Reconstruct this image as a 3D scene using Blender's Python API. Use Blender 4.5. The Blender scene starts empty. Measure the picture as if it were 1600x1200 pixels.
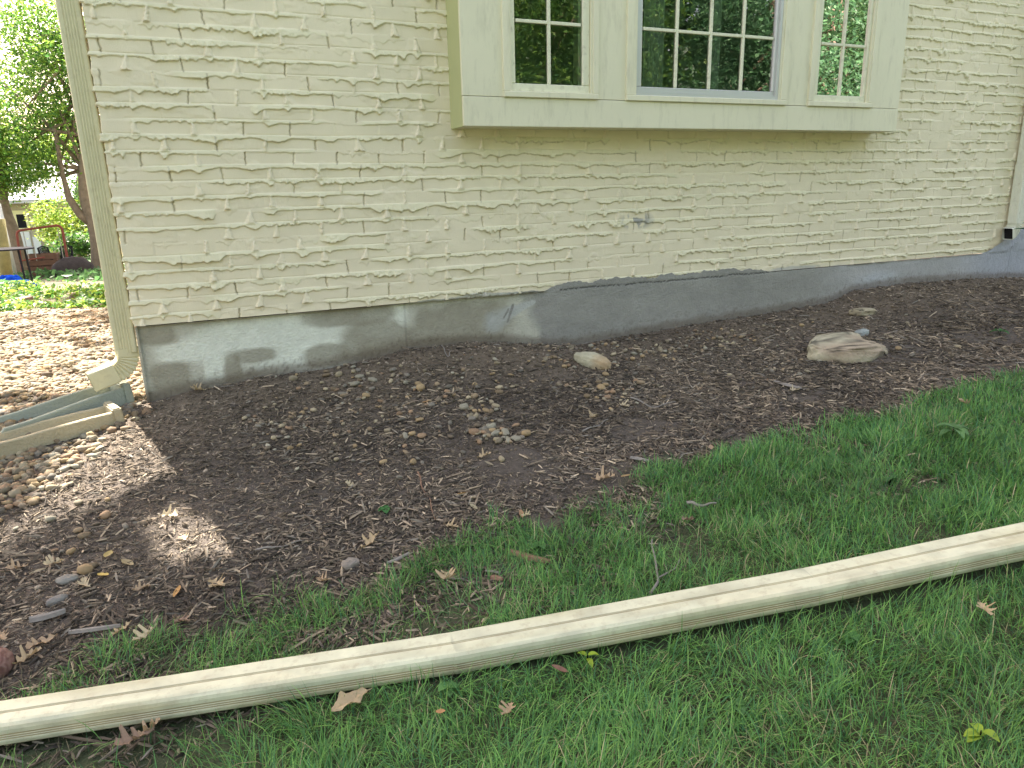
import bpy, bmesh, math, numpy as np
from mathutils import Matrix, Vector
rs = np.random.RandomState(7)
S = bpy.context.scene
COL = S.collection
# ------------------------------------------------------------ camera
F_PX = 1124.0
def unit(v):
    v = np.array(v, float); return v/np.linalg.norm(v)
_X = unit((2633, -369, F_PX)); _Z = -unit((100, 4140, F_PX))
_X = unit(_X-_Z*_X.dot(_Z)); _Y = np.cross(_Z, _X)
R = np.array([_X, _Y, _Z])
CAM = np.array([0.2739, -3.8621, 0.5967])
cd = bpy.data.cameras.new('camera'); cam = bpy.data.objects.new('camera', cd); COL.objects.link(cam)
cd.sensor_width = 36; cd.lens = F_PX/1600*36; cd.clip_start = 0.05; cd.clip_end = 600
r_, u_, b_ = R@np.array([1., 0, 0]), R@np.array([0, -1., 0]), -(R@np.array([0, 0, 1.]))
cam.matrix_world = Matrix(((r_[0], u_[0], b_[0], CAM[0]), (r_[1], u_[1], b_[1], CAM[1]), (r_[2], u_[2], b_[2], CAM[2]), (0, 0, 0, 1)))
S.camera = cam
# ------------------------------------------------------------ light
SUN_EL, SUNV = 52.0, unit((-0.24, 0.97, 0))
w = bpy.data.worlds.new('World'); S.world = w; w.use_nodes = True
nt = w.node_tree; nt.nodes.clear()
sky = nt.nodes.new('ShaderNodeTexSky'); sky.sky_type = 'NISHITA'; sky.sun_disc = False
sky.sun_elevation = math.radians(SUN_EL); sky.sun_rotation = math.atan2(SUNV[0], SUNV[1])
sky.dust_density = 3.0; sky.air_density = 1.0
tint = nt.nodes.new('ShaderNodeMixRGB'); tint.blend_type = 'MULTIPLY'; tint.inputs[0].default_value = 1
tint.inputs[2].default_value = (1.275, 1.0, 0.765, 1)
bg = nt.nodes.new('ShaderNodeBackground'); bg.inputs[1].default_value = 0.15
wo = nt.nodes.new('ShaderNodeOutputWorld')
nt.links.new(sky.outputs[0], tint.inputs[1]); nt.links.new(tint.outputs[0], bg.inputs[0]); nt.links.new(bg.outputs[0], wo.inputs[0])
sd = bpy.data.lights.new('sun', 'SUN'); sd.energy = 4.8; sd.angle = math.radians(0.53); sd.color = (1, 0.93, 0.83)
sun = bpy.data.objects.new('sun', sd); COL.objects.link(sun)
SD = unit((SUNV[0]*math.cos(math.radians(SUN_EL)), SUNV[1]*math.cos(math.radians(SUN_EL)), math.sin(math.radians(SUN_EL))))
sun.rotation_euler = Vector(SD).to_track_quat('Z', 'Y').to_euler()
S.view_settings.view_transform = 'Standard'; S.view_settings.look = 'None'
S.view_settings.exposure = 2.28; S.view_settings.gamma = 1
S.cycles.max_bounces = 6; S.cycles.diffuse_bounces = 4; S.cycles.transparent_max_bounces = 8
# ------------------------------------------------------------ pixel -> place helpers (photo pixels, 1600x1200)
def ray(px, py): return R@np.array([px-800., py-600., F_PX])
def wall(px, py, y=0.):
    d = ray(px, py); t = (y-CAM[1])/d[1]; return CAM+t*d
def gz(px, py, z):
    d = ray(px, py); t = (z-CAM[2])/d[2]; return CAM+t*d
# ------------------------------------------------------------ noise
def h1(i, seed):
    i = np.asarray(i, dtype=np.int64)
    v = (i*73856093) ^ (seed*19349663+1013)
    v = (v ^ (v >> 13))*1274126177 & 0x7fffffff
    v = (v ^ (v >> 15))*668265263 & 0x7fffffff
    return (v % 100003)/100003.
def n1(x, seed=0):
    i = np.floor(x).astype(np.int64); f = x-i; f = f*f*(3-2*f)
    return h1(i, seed)*(1-f)+h1(i+1, seed)*f
def h2(i, j, seed): return h1(i+j*57163, seed)
def n2(x, y, seed=0):
    x, y = np.broadcast_arrays(np.asarray(x, float), np.asarray(y, float))
    i = np.floor(x).astype(np.int64); j = np.floor(y).astype(np.int64); f = x-i; g = y-j
    f = f*f*(3-2*f); g = g*g*(3-2*g)
    return (h2(i, j, seed)*(1-f)+h2(i+1, j, seed)*f)*(1-g)+(h2(i, j+1, seed)*(1-f)+h2(i+1, j+1, seed)*f)*g
def fbm(x, y, seed=0, o=4):
    s = 0; a = .5; t = 0
    for k in range(o):
        s = s+a*n2(x*2**k, y*2**k, seed+k*11); t += a; a *= .5
    return s/t
def sstep(a, b, x):
    t = np.clip((x-a)/(b-a), 0, 1); return t*t*(3-2*t)
# ------------------------------------------------------------ ground height
GX = np.array([-2, -.3, 0, .22, .38, .52, .89, 1.15, 1.34, 1.73, 2.1, 2.4, 2.9, 3.4, 3.97, 4.5, 4.62, 4.76, 5.23, 5.84, 6.4, 6.8, 9])
GZ = np.array([-.42, -.405, -.386, -.345, -.345, -.318, -.315, -.285, -.256, -.258, -.31, -.35, -.326, -.303, -.288, -.262, -.235, -.19, -.177, -.19, -.21, -.236, -.25])
def lawn_z(x): return np.interp(x, [-.4, .8, 2.2, 5], [-.62, -.525, -.425, -.38])
def ground(x, y, detail=True):
    x = np.asarray(x, float); y = np.asarray(y, float)
    zw = np.interp(x, GX, GZ)
    s = np.clip(-y/1.95, 0, 1); s = s*.86+.14*sstep(0, 1, s)
    z = zw*(1-s)+lawn_z(x)*s - .015*np.clip(-y-1.95, 0, 6)
    back = sstep(-.05, .3, y)
    zb = -.41-.053*np.clip(y-3, 0, 38)
    z = np.where(y > -.05, z*(1-back)+zb*back, z)
    if detail:
        near = np.exp(-(np.hypot(x-2, y+1)/14)**2)
        z = z+near*((fbm(x*1.7+3, y*1.7+9, 5, 3)-.5)*.05*np.clip(np.abs(y)/.4, 0.05, 1)+(fbm(x*11, y*11, 9, 3)-.5)*.018*np.clip(np.abs(y)/.1, .25, 1))
    return z
def og(px, py):
    d = ray(px, py); t = .9/F_PX
    p = CAM
    lo = t
    for k in range(4000):
        q = CAM+d*t
        if q[2] < ground(q[0], q[1]): break
        lo = t; t += max(.01, .004*t*F_PX)/F_PX
    hi = t
    for k in range(18):
        m = (lo+hi)/2; q = CAM+d*m
        if q[2] < ground(q[0], q[1]): hi = m
        else: lo = m
    return CAM+d*hi
# ------------------------------------------------------------ mesh builders
def mesh(name, V, F, mat=None, col=None, smooth=False, attrs=None):
    V = np.asarray(V, np.float32).reshape(-1, 3)
    Fs = F if isinstance(F, list) else [F]
    Fs = [np.asarray(f, np.int32) for f in Fs if len(f)]
    me = bpy.data.meshes.new(name)
    me.vertices.add(len(V)); me.vertices.foreach_set('co', V.ravel())
    idx = np.concatenate([f.ravel() for f in Fs])
    tot = np.concatenate([np.full(len(f), f.shape[1], np.int32) for f in Fs])
    st = np.concatenate([[0], np.cumsum(tot)[:-1]]).astype(np.int32)
    me.loops.add(len(idx)); me.loops.foreach_set('vertex_index', idx)
    me.polygons.add(len(tot)); me.polygons.foreach_set('loop_start', st); me.polygons.foreach_set('loop_total', tot)
    me.update(calc_edges=True)
    me.polygons.foreach_set('use_smooth', np.full(len(tot), bool(smooth)))
    if col is not None:
        a = me.color_attributes.new('Col', 'FLOAT_COLOR', 'POINT')
        c = np.ones((len(V), 4), np.float32); c[:, :3] = col; a.data.foreach_set('color', c.ravel())
    if mat: me.materials.append(mat)
    return me
def link(name, me, parent=None, loc=None):
    o = bpy.data.objects.new(name, me); COL.objects.link(o)
    if parent: o.parent = parent
    if loc is not None: o.location = loc
    return o
def tag(o, label=None, cat=None, group=None, kind=None):
    if label: o['label'] = label
    if cat: o['category'] = cat
    if group: o['group'] = group
    if kind: o['kind'] = kind
    return o
def empty(name, loc, label, cat, group=None):
    o = bpy.data.objects.new(name, None); COL.objects.link(o); o.location = loc; o.empty_display_size = .1
    return tag(o, label, cat, group)
def part(name, V, F, mat, root, col=None, smooth=False):
    """geometry given in world space, child of root"""
    off = np.array(root.location) if root.parent is None else np.array(root.location)+np.array(root.parent.location)
    if root.type == 'MESH' and root.parent is not None: off = np.array(root.parent.location)
    V = np.asarray(V, float).reshape(-1, 3)-off
    return link(name, mesh(name, V, F, mat, col, smooth), root)
def thing_mesh(name, V, F, mat, label, cat, group=None, col=None, smooth=False, kind=None, loc=None):
    V = np.asarray(V, float).reshape(-1, 3)
    if loc is not None: V = V-np.array(loc)
    o = link(name, mesh(name, V, F, mat, col, smooth), None, loc)
    return tag(o, label, cat, group, kind)
BOXF = np.array([[0, 1, 3, 2], [4, 6, 7, 5], [0, 4, 5, 1], [2, 3, 7, 6], [0, 2, 6, 4], [1, 5, 7, 3]])
class MB:
    def __init__(s): s.V = []; s.F = {}; s.n = 0; s.C = []
    def add(s, V, F, c=None):
        V = np.asarray(V, float).reshape(-1, 3)
        Fs = F if isinstance(F, list) and len(F) and isinstance(F[0], np.ndarray) else [np.asarray(F)]
        for f in Fs: s.F.setdefault(f.shape[1], []).append(f+s.n)
        s.V.append(V); s.n += len(V)
        s.C.append(np.tile(np.array(c if c is not None else (1, 1, 1), float), (len(V), 1)) if c is None or np.ndim(c) == 1 else c)
        return s
    def box(s, a, b, c=None, bev=0.0):
        a = np.minimum(a, b)*1.0; b = np.maximum(a, b)*1.0
        if bev <= 0:
            V = [(x, y, z) for x in (a[0], b[0]) for y in (a[1], b[1]) for z in (a[2], b[2])]
            return s.add(V, BOXF[:, ::-1], c)
        bm = bmesh.new(); bmesh.ops.create_cube(bm, size=1)
        for v in bm.verts:
            v.co = Vector([(a[i]+b[i])/2+v.co[i]*(b[i]-a[i]) for i in range(3)])
        bmesh.ops.bevel(bm, geom=list(bm.edges), offset=bev, segments=1, affect='EDGES')
        return s.bm(bm, c)
    def bm(s, bm, c=None, M=None):
        bm.verts.index_update()
        V = np.array([v.co[:] for v in bm.verts])
        if M is not None: V = V@np.array(M)[:3, :3].T+np.array(M)[:3, 3]
        d = {}
        for f in bm.faces: d.setdefault(len(f.verts), []).append([v.index for v in f.verts])
        bm.free()
        return s.add(V, [np.array(v) for v in d.values()], c)
    def tube(s, P, rad, n=8, c=None, cap=True):
        P = np.asarray(P, float); rad = np.broadcast_to(rad, (len(P),)); V = []
        T = np.gradient(P, axis=0); T /= np.linalg.norm(T, axis=1)[:, None]
        up = np.array([0, 0, 1.]) if abs(T[0][2]) < .9 else np.array([1., 0, 0])
        for p, t, r in zip(P, T, rad):
            a = np.cross(t, up); a /= np.linalg.norm(a); b = np.cross(t, a)
            an = np.arange(n)*2*math.pi/n
            V.append(p+r*(np.cos(an)[:, None]*a+np.sin(an)[:, None]*b)); up = up if abs(t.dot(up)) < .95 else a
        V = np.concatenate(V); m = len(P)
        i = np.arange(m-1)[:, None]*n; j = np.arange(n)[None]; j2 = (j+1) % n
        F = np.stack([i+j, i+j2, i+n+j2, i+n+j], -1).reshape(-1, 4)
        Fs = [F]
        if cap: Fs.append(np.array([np.arange(n)[::-1], (m-1)*n+np.arange(n)]))
        return s.add(V, Fs, c)
    def get(s): return np.concatenate(s.V), [np.concatenate(v) for v in s.F.values()], np.concatenate(s.C)
def mbpart(name, mb, mat, root, usecol=False, smooth=False):
    V, F, C = mb.get(); return part(name, V, F, mat, root, C if usecol else None, smooth)
def grid_faces(nu, nv):  # V index = iv*nu+iu
    i = np.arange(nu-1)[None]; j = np.arange(nv-1)[:, None]*nu
    return np.stack([j+i, j+i+1, j+nu+i+1, j+nu+i], -1).reshape(-1, 4)
def batch(base, faces, pos, M, col=None):
    """base (k,3) faces (m,q) pos (n,3) M (n,3,3)"""
    V = np.einsum('nij,kj->nki', M, base)+pos[:, None]
    k = len(base); F = (faces[None]+(np.arange(len(pos))*k)[:, None, None]).reshape(-1, faces.shape[1])
    C = None if col is None else np.repeat(col, k, axis=0)
    return V.reshape(-1, 3), F, C
def rotm(yaw, pitch=None, roll=None):
    n = len(yaw); c, s = np.cos(yaw), np.sin(yaw); o, l = np.zeros(n), np.ones(n)
    Z = np.stack([c, -s, o, s, c, o, o, o, l], -1).reshape(n, 3, 3)
    if pitch is not None:
        c, s = np.cos(pitch), np.sin(pitch); Z = Z@np.stack([c, o, s, o, l, o, -s, o, c], -1).reshape(n, 3, 3)
    if roll is not None:
        c, s = np.cos(roll), np.sin(roll); Z = Z@np.stack([l, o, o, o, c, -s, o, s, c], -1).reshape(n, 3, 3)
    return Z
# ------------------------------------------------------------ materials
def mat(name, base=(.5, .5, .5), rough=.8, attr=False, noise=0.0, nscale=8, bump=0.0, bscale=60, transl=0.0, spec=.3, metal=0, dirt=None, dscale=6, damt=.5, stretch=None):
    m = bpy.data.materials.new(name); m.use_nodes = True; nt = m.node_tree; N = nt.nodes; L = nt.links
    p = N['Principled BSDF']; p.inputs['Roughness'].default_value = rough; p.inputs['Specular IOR Level'].default_value = spec
    p.inputs['Metallic'].default_value = metal
    tc = N.new('ShaderNodeTexCoord')
    if attr:
        a = N.new('ShaderNodeAttribute'); a.attribute_name = 'Col'; src = a.outputs['Color']
    else:
        a = N.new('ShaderNodeRGB'); a.outputs[0].default_value = (*base, 1); src = a.outputs[0]
    if dirt is not None:
        t = N.new('ShaderNodeTexNoise'); t.inputs['Scale'].default_value = dscale; t.inputs['Detail'].default_value = 6
        t.inputs['Roughness'].default_value = .7; mp = N.new('ShaderNodeMapping'); mp.inputs['Scale'].default_value = stretch or (1, 1, 1); L.new(tc.outputs['Object'], mp.inputs[0]); L.new(mp.outputs[0], t.inputs['Vector'])
        r = N.new('ShaderNodeValToRGB'); r.color_ramp.elements[0].position = .52; r.color_ramp.elements[1].position = .72
        r.color_ramp.elements[1].color = (damt, damt, damt, 1); r.color_ramp.elements[0].color = (0, 0, 0, 1)
        L.new(t.outputs['Fac'], r.inputs[0])
        x = N.new('ShaderNodeMixRGB'); L.new(r.outputs[0], x.inputs[0]); L.new(src, x.inputs[1]); x.inputs[2].default_value = (*dirt, 1); src = x.outputs[0]
    if noise:
        t = N.new('ShaderNodeTexNoise'); t.inputs['Scale'].default_value = nscale; t.inputs['Detail'].default_value = 8; t.inputs['Roughness'].default_value = .65
        L.new(tc.outputs['Object'], t.inputs['Vector'])
        mr = N.new('ShaderNodeMapRange'); mr.inputs[1].default_value = .25; mr.inputs[2].default_value = .75
        mr.inputs[3].default_value = 1-noise; mr.inputs[4].default_value = 1+noise; L.new(t.outputs['Fac'], mr.inputs[0])
        x = N.new('ShaderNodeVectorMath'); x.operation = 'SCALE'; L.new(src, x.inputs[0]); L.new(mr.outputs[0], x.inputs['Scale']); src = x.outputs[0]
    L.new(src, p.inputs['Base Color'])
    if bump:
        t = N.new('ShaderNodeTexNoise'); t.inputs['Scale'].default_value = bscale; t.inputs['Detail'].default_value = 8; L.new(tc.outputs['Object'], t.inputs['Vector'])
        b = N.new('ShaderNodeBump'); b.inputs['Strength'].default_value = bump; b.inputs['Distance'].default_value = .01
        L.new(t.outputs['Fac'], b.inputs['Height']); L.new(b.outputs[0], p.inputs['Normal'])
    if transl:
        tr = N.new('ShaderNodeBsdfTranslucent'); L.new(src, tr.inputs[0]); mx = N.new('ShaderNodeMixShader'); mx.inputs[0].default_value = transl
        L.new(p.outputs[0], mx.inputs[1]); L.new(tr.outputs[0], mx.inputs[2]); L.new(mx.outputs[0], N['Material Output'].inputs[0])
    return m
M_wall = mat('painted_brick', attr=True, rough=.62, noise=.05, nscale=5, bump=.25, bscale=260, spec=.3)
M_conc = mat('cement_parge', attr=True, rough=.9, noise=.10, nscale=24, bump=.6, bscale=90)
M_trim = mat('cream_trim_paint', (.79, .75, .56), rough=.45, noise=.04, nscale=3, bump=.08, bscale=40, dirt=(.38, .35, .25), dscale=9, damt=.32, stretch=(2.2, 2.2, .45))
M_trims = mat('cream_sash_paint', (.78, .765, .58), rough=.45, noise=.05, nscale=12, dirt=(.32, .27, .18), dscale=30, damt=.45)
M_side = mat('olive_side', (.5, .52, .27), rough=.5, noise=.05, nscale=4)  # darker, greener tone for the left side board alone
M_alu = mat('storm_frame', (.6, .6, .58), rough=.35, metal=.3)
M_spout = mat('spout_paint', (.68, .63, .41), rough=.4, noise=.05, nscale=8, dirt=(.40, .33, .2), dscale=25, damt=.4)
M_spoutr = mat('spout_paint_pale', (.74, .74, .62), rough=.4, noise=.05, nscale=8, dirt=(.40, .36, .28), dscale=25, damt=.4)
M_pipe = mat('weathered_spout_paint', attr=True, rough=.55, noise=.07, nscale=22, bump=.12, bscale=150, dirt=(.38, .32, .2), dscale=38, damt=.5)
M_black = mat('dark_void', (.01, .01, .012), rough=.8)
M_soil = mat('soil', attr=True, rough=.95, noise=.3, nscale=35, bump=1.0, bscale=90)
M_mulch = mat('mulch', attr=True, rough=.8, spec=.25, noise=.25, nscale=60)
M_grass = mat('grass', attr=True, rough=.5, transl=.35, spec=.3)
M_stone = mat('pebble', attr=True, rough=.8, noise=.18, nscale=50, bump=.2, bscale=120)
M_rock = mat('limestone', attr=True, rough=.9, noise=.2, nscale=18, bump=.8, bscale=45)
M_leafdry = mat('dry_leaf', attr=True, rough=.7, noise=.12, nscale=60, transl=.2)
M_leaf = mat('tree_leaf', attr=True, rough=.45, transl=.52, spec=.4)
M_bark = mat('bark', (.21, .165, .125), rough=.95, noise=.35, nscale=9, bump=1.0, bscale=22)
M_twig = mat('twig', (.17, .13, .10), rough=.9, noise=.3, nscale=50)
M_room = mat('room_plaster', (.42, .42, .38), rough=.9)
M_curt = mat('curtain', (.62, .62, .56), rough=.9)
M_roof = mat('shingle', (.12, .11, .1), rough=.95, noise=.3, nscale=12)
def glassmat():
    m = bpy.data.materials.new('window_glass'); m.use_nodes = True; N = m.node_tree.nodes; L = m.node_tree.links; N.clear()
    o = N.new('ShaderNodeOutputMaterial'); t = N.new('ShaderNodeBsdfTransparent'); t.inputs[0].default_value = (.8, .88, .82, 1)
    g = N.new('ShaderNodeBsdfGlossy'); g.inputs['Roughness'].default_value = .004; g.inputs[0].default_value = (1, .90, .93, 1)
    fr = N.new('ShaderNodeFresnel'); fr.inputs[0].default_value = 1.42; mx = N.new('ShaderNodeMixShader')
    tc = N.new('ShaderNodeTexCoord'); no = N.new('ShaderNodeTexNoise'); no.inputs['Scale'].default_value = 7; L.new(tc.outputs['Object'], no.inputs['Vector'])
    bp = N.new('ShaderNodeBump'); bp.inputs['Strength'].default_value = .02; bp.inputs['Distance'].default_value = .004
    L.new(no.outputs[0], bp.inputs['Height']); L.new(bp.outputs[0], g.inputs['Normal'])
    ad = N.new('ShaderNodeMath'); ad.inputs[1].default_value = .04; L.new(fr.outputs[0], ad.inputs[0]); L.new(ad.outputs[0], mx.inputs[0]); L.new(t.outputs[0], mx.inputs[1]); L.new(g.outputs[0], mx.inputs[2]); L.new(mx.outputs[0], o.inputs[0])
    return m
M_glass = glassmat()
# ------------------------------------------------------------ region helpers
GRASS_PX = [(-200, 1120), (20, 1080), (110, 1030), (200, 1000), (290, 990), (370, 958), (440, 935), (500, 950), (560, 925), (640, 885), (690, 850), (760, 835), (800, 815), (860, 822), (900, 790), (960, 765), (990, 735), (1070, 722), (1130, 700), (1200, 690), (1280, 672), (1360, 655), (1430, 622), (1500, 608), (1600, 585), (1750, 560)]
GP = np.array([og(*p)[:2] for p in GRASS_PX]); GP[0] = (-1.5, -2.1)
_o = np.argsort(GP[:, 0]); GPs = GP[_o]
def grass_edge(x): return np.interp(x, GPs[:, 0], GPs[:, 1])
def gravel_mask(x, y):
    """1 = river gravel: everything left of the house corner, thinning into the mulch"""
    e = .02+.12*(n1(y*3, 4)-.5)+np.where(y < 0, np.clip(y*.55, -3, 0), .5)
    m = sstep(.12, -.1, x-e)
    return m*sstep(-1.35, -.75, y+.35*(n2(x*3, y*3, 8)-.5))
def xyline(px):
    return np.array([og(*p) for p in px])
# ------------------------------------------------------------ ground sheet
def axis(fine0, fine1, st, far0, far1):
    a = list(np.arange(fine0, fine1, st)); s = st; v = a[-1]
    while v < far1: s *= 1.12; v += s; a.append(v)
    s = st; v = fine0; b = []
    while v > far0: s *= 1.12; v -= s; b.append(v)
    return np.array(b[::-1]+a)
ax = axis(-1.6, 7.2, .022, -200, 200); ay = axis(-3.7, 1.2, .022, -200, 260)
XX, YY = np.meshgrid(ax, ay); ZZ = ground(XX, YY)
gm = gravel_mask(XX, YY); lawn = sstep(.05, -.1, YY-grass_edge(XX))*(YY < -.8)
soil = np.array([.155, .122, .088]); mul = np.array([.115, .095, .078]); law = np.array([.065, .08, .04]); grv = np.array([.13, .105, .085])
near_wall = sstep(-1.0, -.25, YY+.25*(fbm(XX*2, YY*2, 33)-.5))[..., None]
C = mul*(1-near_wall)+soil*near_wall
C = C*(1-gm[..., None])+grv*gm[..., None]; C = C*(1-lawn[..., None])+law*lawn[..., None]
yard = sstep(2.6, 3.4, YY)[..., None]; C = C*(1-yard)+np.array([.13, .12, .08])*yard
far = sstep(25, 35, np.hypot(XX, YY))[..., None]; C = C*(1-far)+np.array([.06, .10, .03])*far
C = C*(.75+.5*fbm(XX*6, YY*6, 21)[..., None])
g_o = link('ground', mesh('ground', np.stack([XX, YY, ZZ], -1), grid_faces(len(ax), len(ay)), M_soil, C.reshape(-1, 3), True)); tag(g_o, kind='structure')
# ------------------------------------------------------------ HOUSE
HX1 = 8.6
house = empty('house', (0, 0, -.4), 'cream painted brick house with oozing mortar joints, grey cement foundation and a boxed out window', 'house')
CH = .0688; V0 = .045; BL = .224
def x_foot(x, tt, wob, rr): return x+rr.uniform(-.006, .006)
def build_wall():
    u = np.concatenate([np.arange(0, 2.6, .0034), np.arange(2.6, 7.25, .0046)]); v = np.arange(0, 2.50, .0033)
    U, Vv = np.meshgrid(u, v); H = np.zeros_like(U); tone = np.zeros_like(U); bare = np.zeros_like(U)
    H += (fbm(U*9, Vv*14, 41, 3)-.5)*.0022
    feet = {}; nj = int(2.54/CH)+1; rr = np.random.RandomState(3)
    # bricks: per-brick offsets and vertical joints
    for n in range(-1, nj):
        zb, zt = V0+n*CH, V0+(n+1)*CH
        r0, r1 = np.searchsorted(v, [zb, zt])
        if r1 <= r0: continue
        xs = np.arange(-1, 34)*BL+(.0 if n % 2 else BL/2)+rr.uniform(-.012, .012, 35)+.03
        off = rr.uniform(-.0015, .0015, 36); tl = rr.uniform(-.01, .01, 36); tn = rr.uniform(-1, 1, 36)
        k = np.searchsorted(xs, u)
        H[r0:r1] += off[k]+tl[k]*(v[r0:r1, None]-zb-.03)*.5
        tone[r0:r1] += tn[k]
        tt = np.clip((v[r0:r1, None]-zb)/CH, 0, 1)
        for x in xs:
            if x < .01 or x > 7.2: continue
            c0, c1 = np.searchsorted(u, [x-.04, x+.04]); uu = u[c0:c1][None]
            wob = (n1(v[r0:r1, None]*160, int(x*900))-.5)*.005
            kind = rr.rand(); x_ = x+wob+(rr.uniform(-.12, .12))*(tt-.5)*.08
            sub = H[r0:r1, c0:c1]
            if kind < .47:   # ridge left by squeezed mortar, wider at the foot
                wd = (.006+.019*(1-tt)**1.6*rr.uniform(.4, 1.4)); ht = rr.uniform(.009, .018)*(1-.45*tt)
                feet.setdefault(n, []).append((x_foot(x, tt, wob, rr), rr.uniform(.006, .02), rr.uniform(.007, .015))); sgn = rr.choice([-1, 1]); s = (uu-x_)*sgn/wd
                b = ht*np.where(s < 0, sstep(-1.0, -.2, s)*(1-.15*-s), sstep(1.0, .75, s)*(1-.0*s))
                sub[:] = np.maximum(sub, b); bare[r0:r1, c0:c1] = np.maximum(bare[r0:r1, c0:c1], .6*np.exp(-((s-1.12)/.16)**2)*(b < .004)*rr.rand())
            elif kind < .6:
                b = rr.uniform(.005, .010)*np.exp(-((uu-x_)/.006)**2)*(.6+.8*n1(v[r0:r1, None]*120, int(x*500)))
                sub[:] = np.maximum(sub, b)
            elif kind < .9:
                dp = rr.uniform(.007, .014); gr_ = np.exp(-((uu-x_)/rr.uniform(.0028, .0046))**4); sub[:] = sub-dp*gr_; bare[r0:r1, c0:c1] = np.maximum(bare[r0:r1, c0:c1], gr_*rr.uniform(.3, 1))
            else: sub[:] = sub-.0015*np.exp(-((uu-x_)/.003)**2)
    bead = np.zeros_like(H)
    for n in range(0, nj):
        z = V0+n*CH+(n1(u*1.2, 300+n)-.5)*.007+(n1(u*6, 330+n)-.5)*.004
        amp = .35+1.0*n1(u*1.1, 500+n)
        d = .002+.013*n1(u*7, 100+n)**1.4*amp+.007*n1(u*22, 150+n)*amp
        for q in range(95):
            c = rr.uniform(0, 7.2); sg = rr.uniform(.006, .022); a = rr.uniform(.003, .019)*rr.rand()**.7
            d += a*np.exp(-np.abs((u-c)/sg)**rr.uniform(1.2, 2.2))
        seg = h1(np.floor((u+.03+(.11 if n % 2 else 0)+.05*n1(u*3, 610+n))/(BL*.55)), 620+n); seg = np.convolve(np.pad(seg, 4, 'edge'), np.ones(9)/9, 'valid'); d *= .35+1.25*seg**1.2
        for fx, fa, fs in feet.get(n, []): d += fa*np.exp(-((u-fx)/fs)**2)
        cr = sstep(.42, .7, n1(u*2.3, 700+n)); cr = np.clip(cr+.5*sstep(1.5, 2.6, u), 0, 1.2); d += (.25+cr)*(n1(u*75, 200+n)-.5)*.009+(.2+cr)*(n1(u*150, 250+n)-.5)*.006
        d = np.clip(d*(1-.25*sstep(1.8, 3, u)), .0015, .036)
        gap = sstep(.26, .44, n1(u*3.6, 900+n))*.88+.12
        t = (.003+.33*d+.005*n1(u*30, 800+n))*gap
        r0, r1 = np.searchsorted(v, [V0+n*CH-.045, V0+n*CH+.014])
        vv = v[r0:r1, None]; s = (z+.0045-vv)/(d+.0085)
        h = t*(.55+.45*np.clip(s, 0, 1)**1.2)*sstep(-.03, .03, s)*sstep(1.0+.0022/(d+.0085), .985, s)
        h = h*(1+.35*(fbm(U[r0:r1]*70, vv*70, 60+n, 2)-.5)*2*(.3+cr))
        H[r0:r1] = np.where(h > .0008, np.maximum(H[r0:r1]*.3+h, h), H[r0:r1]); bead[r0:r1] = np.maximum(bead[r0:r1], sstep(.0008, .003, h))
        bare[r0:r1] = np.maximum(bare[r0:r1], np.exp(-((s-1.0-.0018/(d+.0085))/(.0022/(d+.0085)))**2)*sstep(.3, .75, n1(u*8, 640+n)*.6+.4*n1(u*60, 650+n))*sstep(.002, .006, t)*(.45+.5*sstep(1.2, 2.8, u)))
        gl = n1(u*4, 77+n) > .5
        H[r0:r1] -= gl*.003*np.exp(-((vv-z-.006)/.0022)**2)
    # smeared mortar patches on some bricks
    sm = fbm(U*5.5, Vv*9, 71, 3); H += sstep(.60, .70, sm)*.0022*(.5+fbm(U*60, Vv*60, 72, 2))
    brick = np.array([.86, .77, .565]); mort = np.array([.82, .76, .535])
    C = brick+(mort-brick)*bead[..., None]; C = C*(1+.018*tone[..., None]*(1-bead[..., None]))*(1+(fbm(U*1.3, Vv*1.3, 91)[..., None]-.5)*.10)
    C = C*(1-.55*bare[..., None])+np.array([.34, .30, .23])*.55*bare[..., None]  # dark grey brown mixed in along joint grooves and under bead edges
    # grey cement smudges where the paint has worn off
    cx, cz = wall(995, 345)[[0, 2]]; dd = np.hypot((U-cx)/.16, (Vv-cz)/.07)
    m = sstep(1, .3, dd)*sstep(.47, .58, fbm(U*26, Vv*26, 93, 3)); C = C*(1-.75*m[..., None])+np.array([.24, .25, .27])*.75*m[..., None]
    for px, py, rx, rz in [(1240, 420, .28, .022), (1310, 418, .16, .02), (1110, 437, .1, .02), (935, 452, .12, .02), (745, 462, .12, .02), (1575, 372, .12, .07)]:
        cx, cz = wall(px, py)[[0, 2]]; m = sstep(1.1, .6, np.hypot((U-cx)/rx, (Vv-cz)/rz)+.5*(fbm(U*20, Vv*20, 95)-.5))[..., None]*.6
        C = C*(1-m)+np.array([.42, .43, .44])*m
    cx, cz = wall(1563, 385)[[0, 2]]; m = sstep(1.1, .2, np.hypot((U-cx+.05)/.16, (Vv-cz+.02)/.06))[..., None]*.6; C = C*(1-m)+np.array([.42, .29, .14])*m
    X = U.copy(); Yy = -H
    # wrap round the corner: first column pushed out where mortar sticks out, then a return along the gable wall
    X[:, 0] -= np.clip(H[:, 2]*1.3, 0, .02)
    nr = 5; Xr = np.repeat(X[:, :1], nr, 1); Yr = np.linspace(.25, .004, nr)[None]+0*Xr; Cr = np.repeat(C[:, :1], nr, 1)
    Zr = np.repeat(Vv[:, :1], nr, 1); Xr = Xr+.012*(fbm(Yr*14, Zr*14, 51, 2)-.5)
    P = np.concatenate([np.stack([Xr, Yr, Zr], -1), np.stack([X, Yy, Vv], -1)], 1); C = np.concatenate([Cr, C], 1)
    nu = P.shape[1]; F = grid_faces(nu, len(v)); cen = P.reshape(-1, 3)[F].mean(1)
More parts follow.
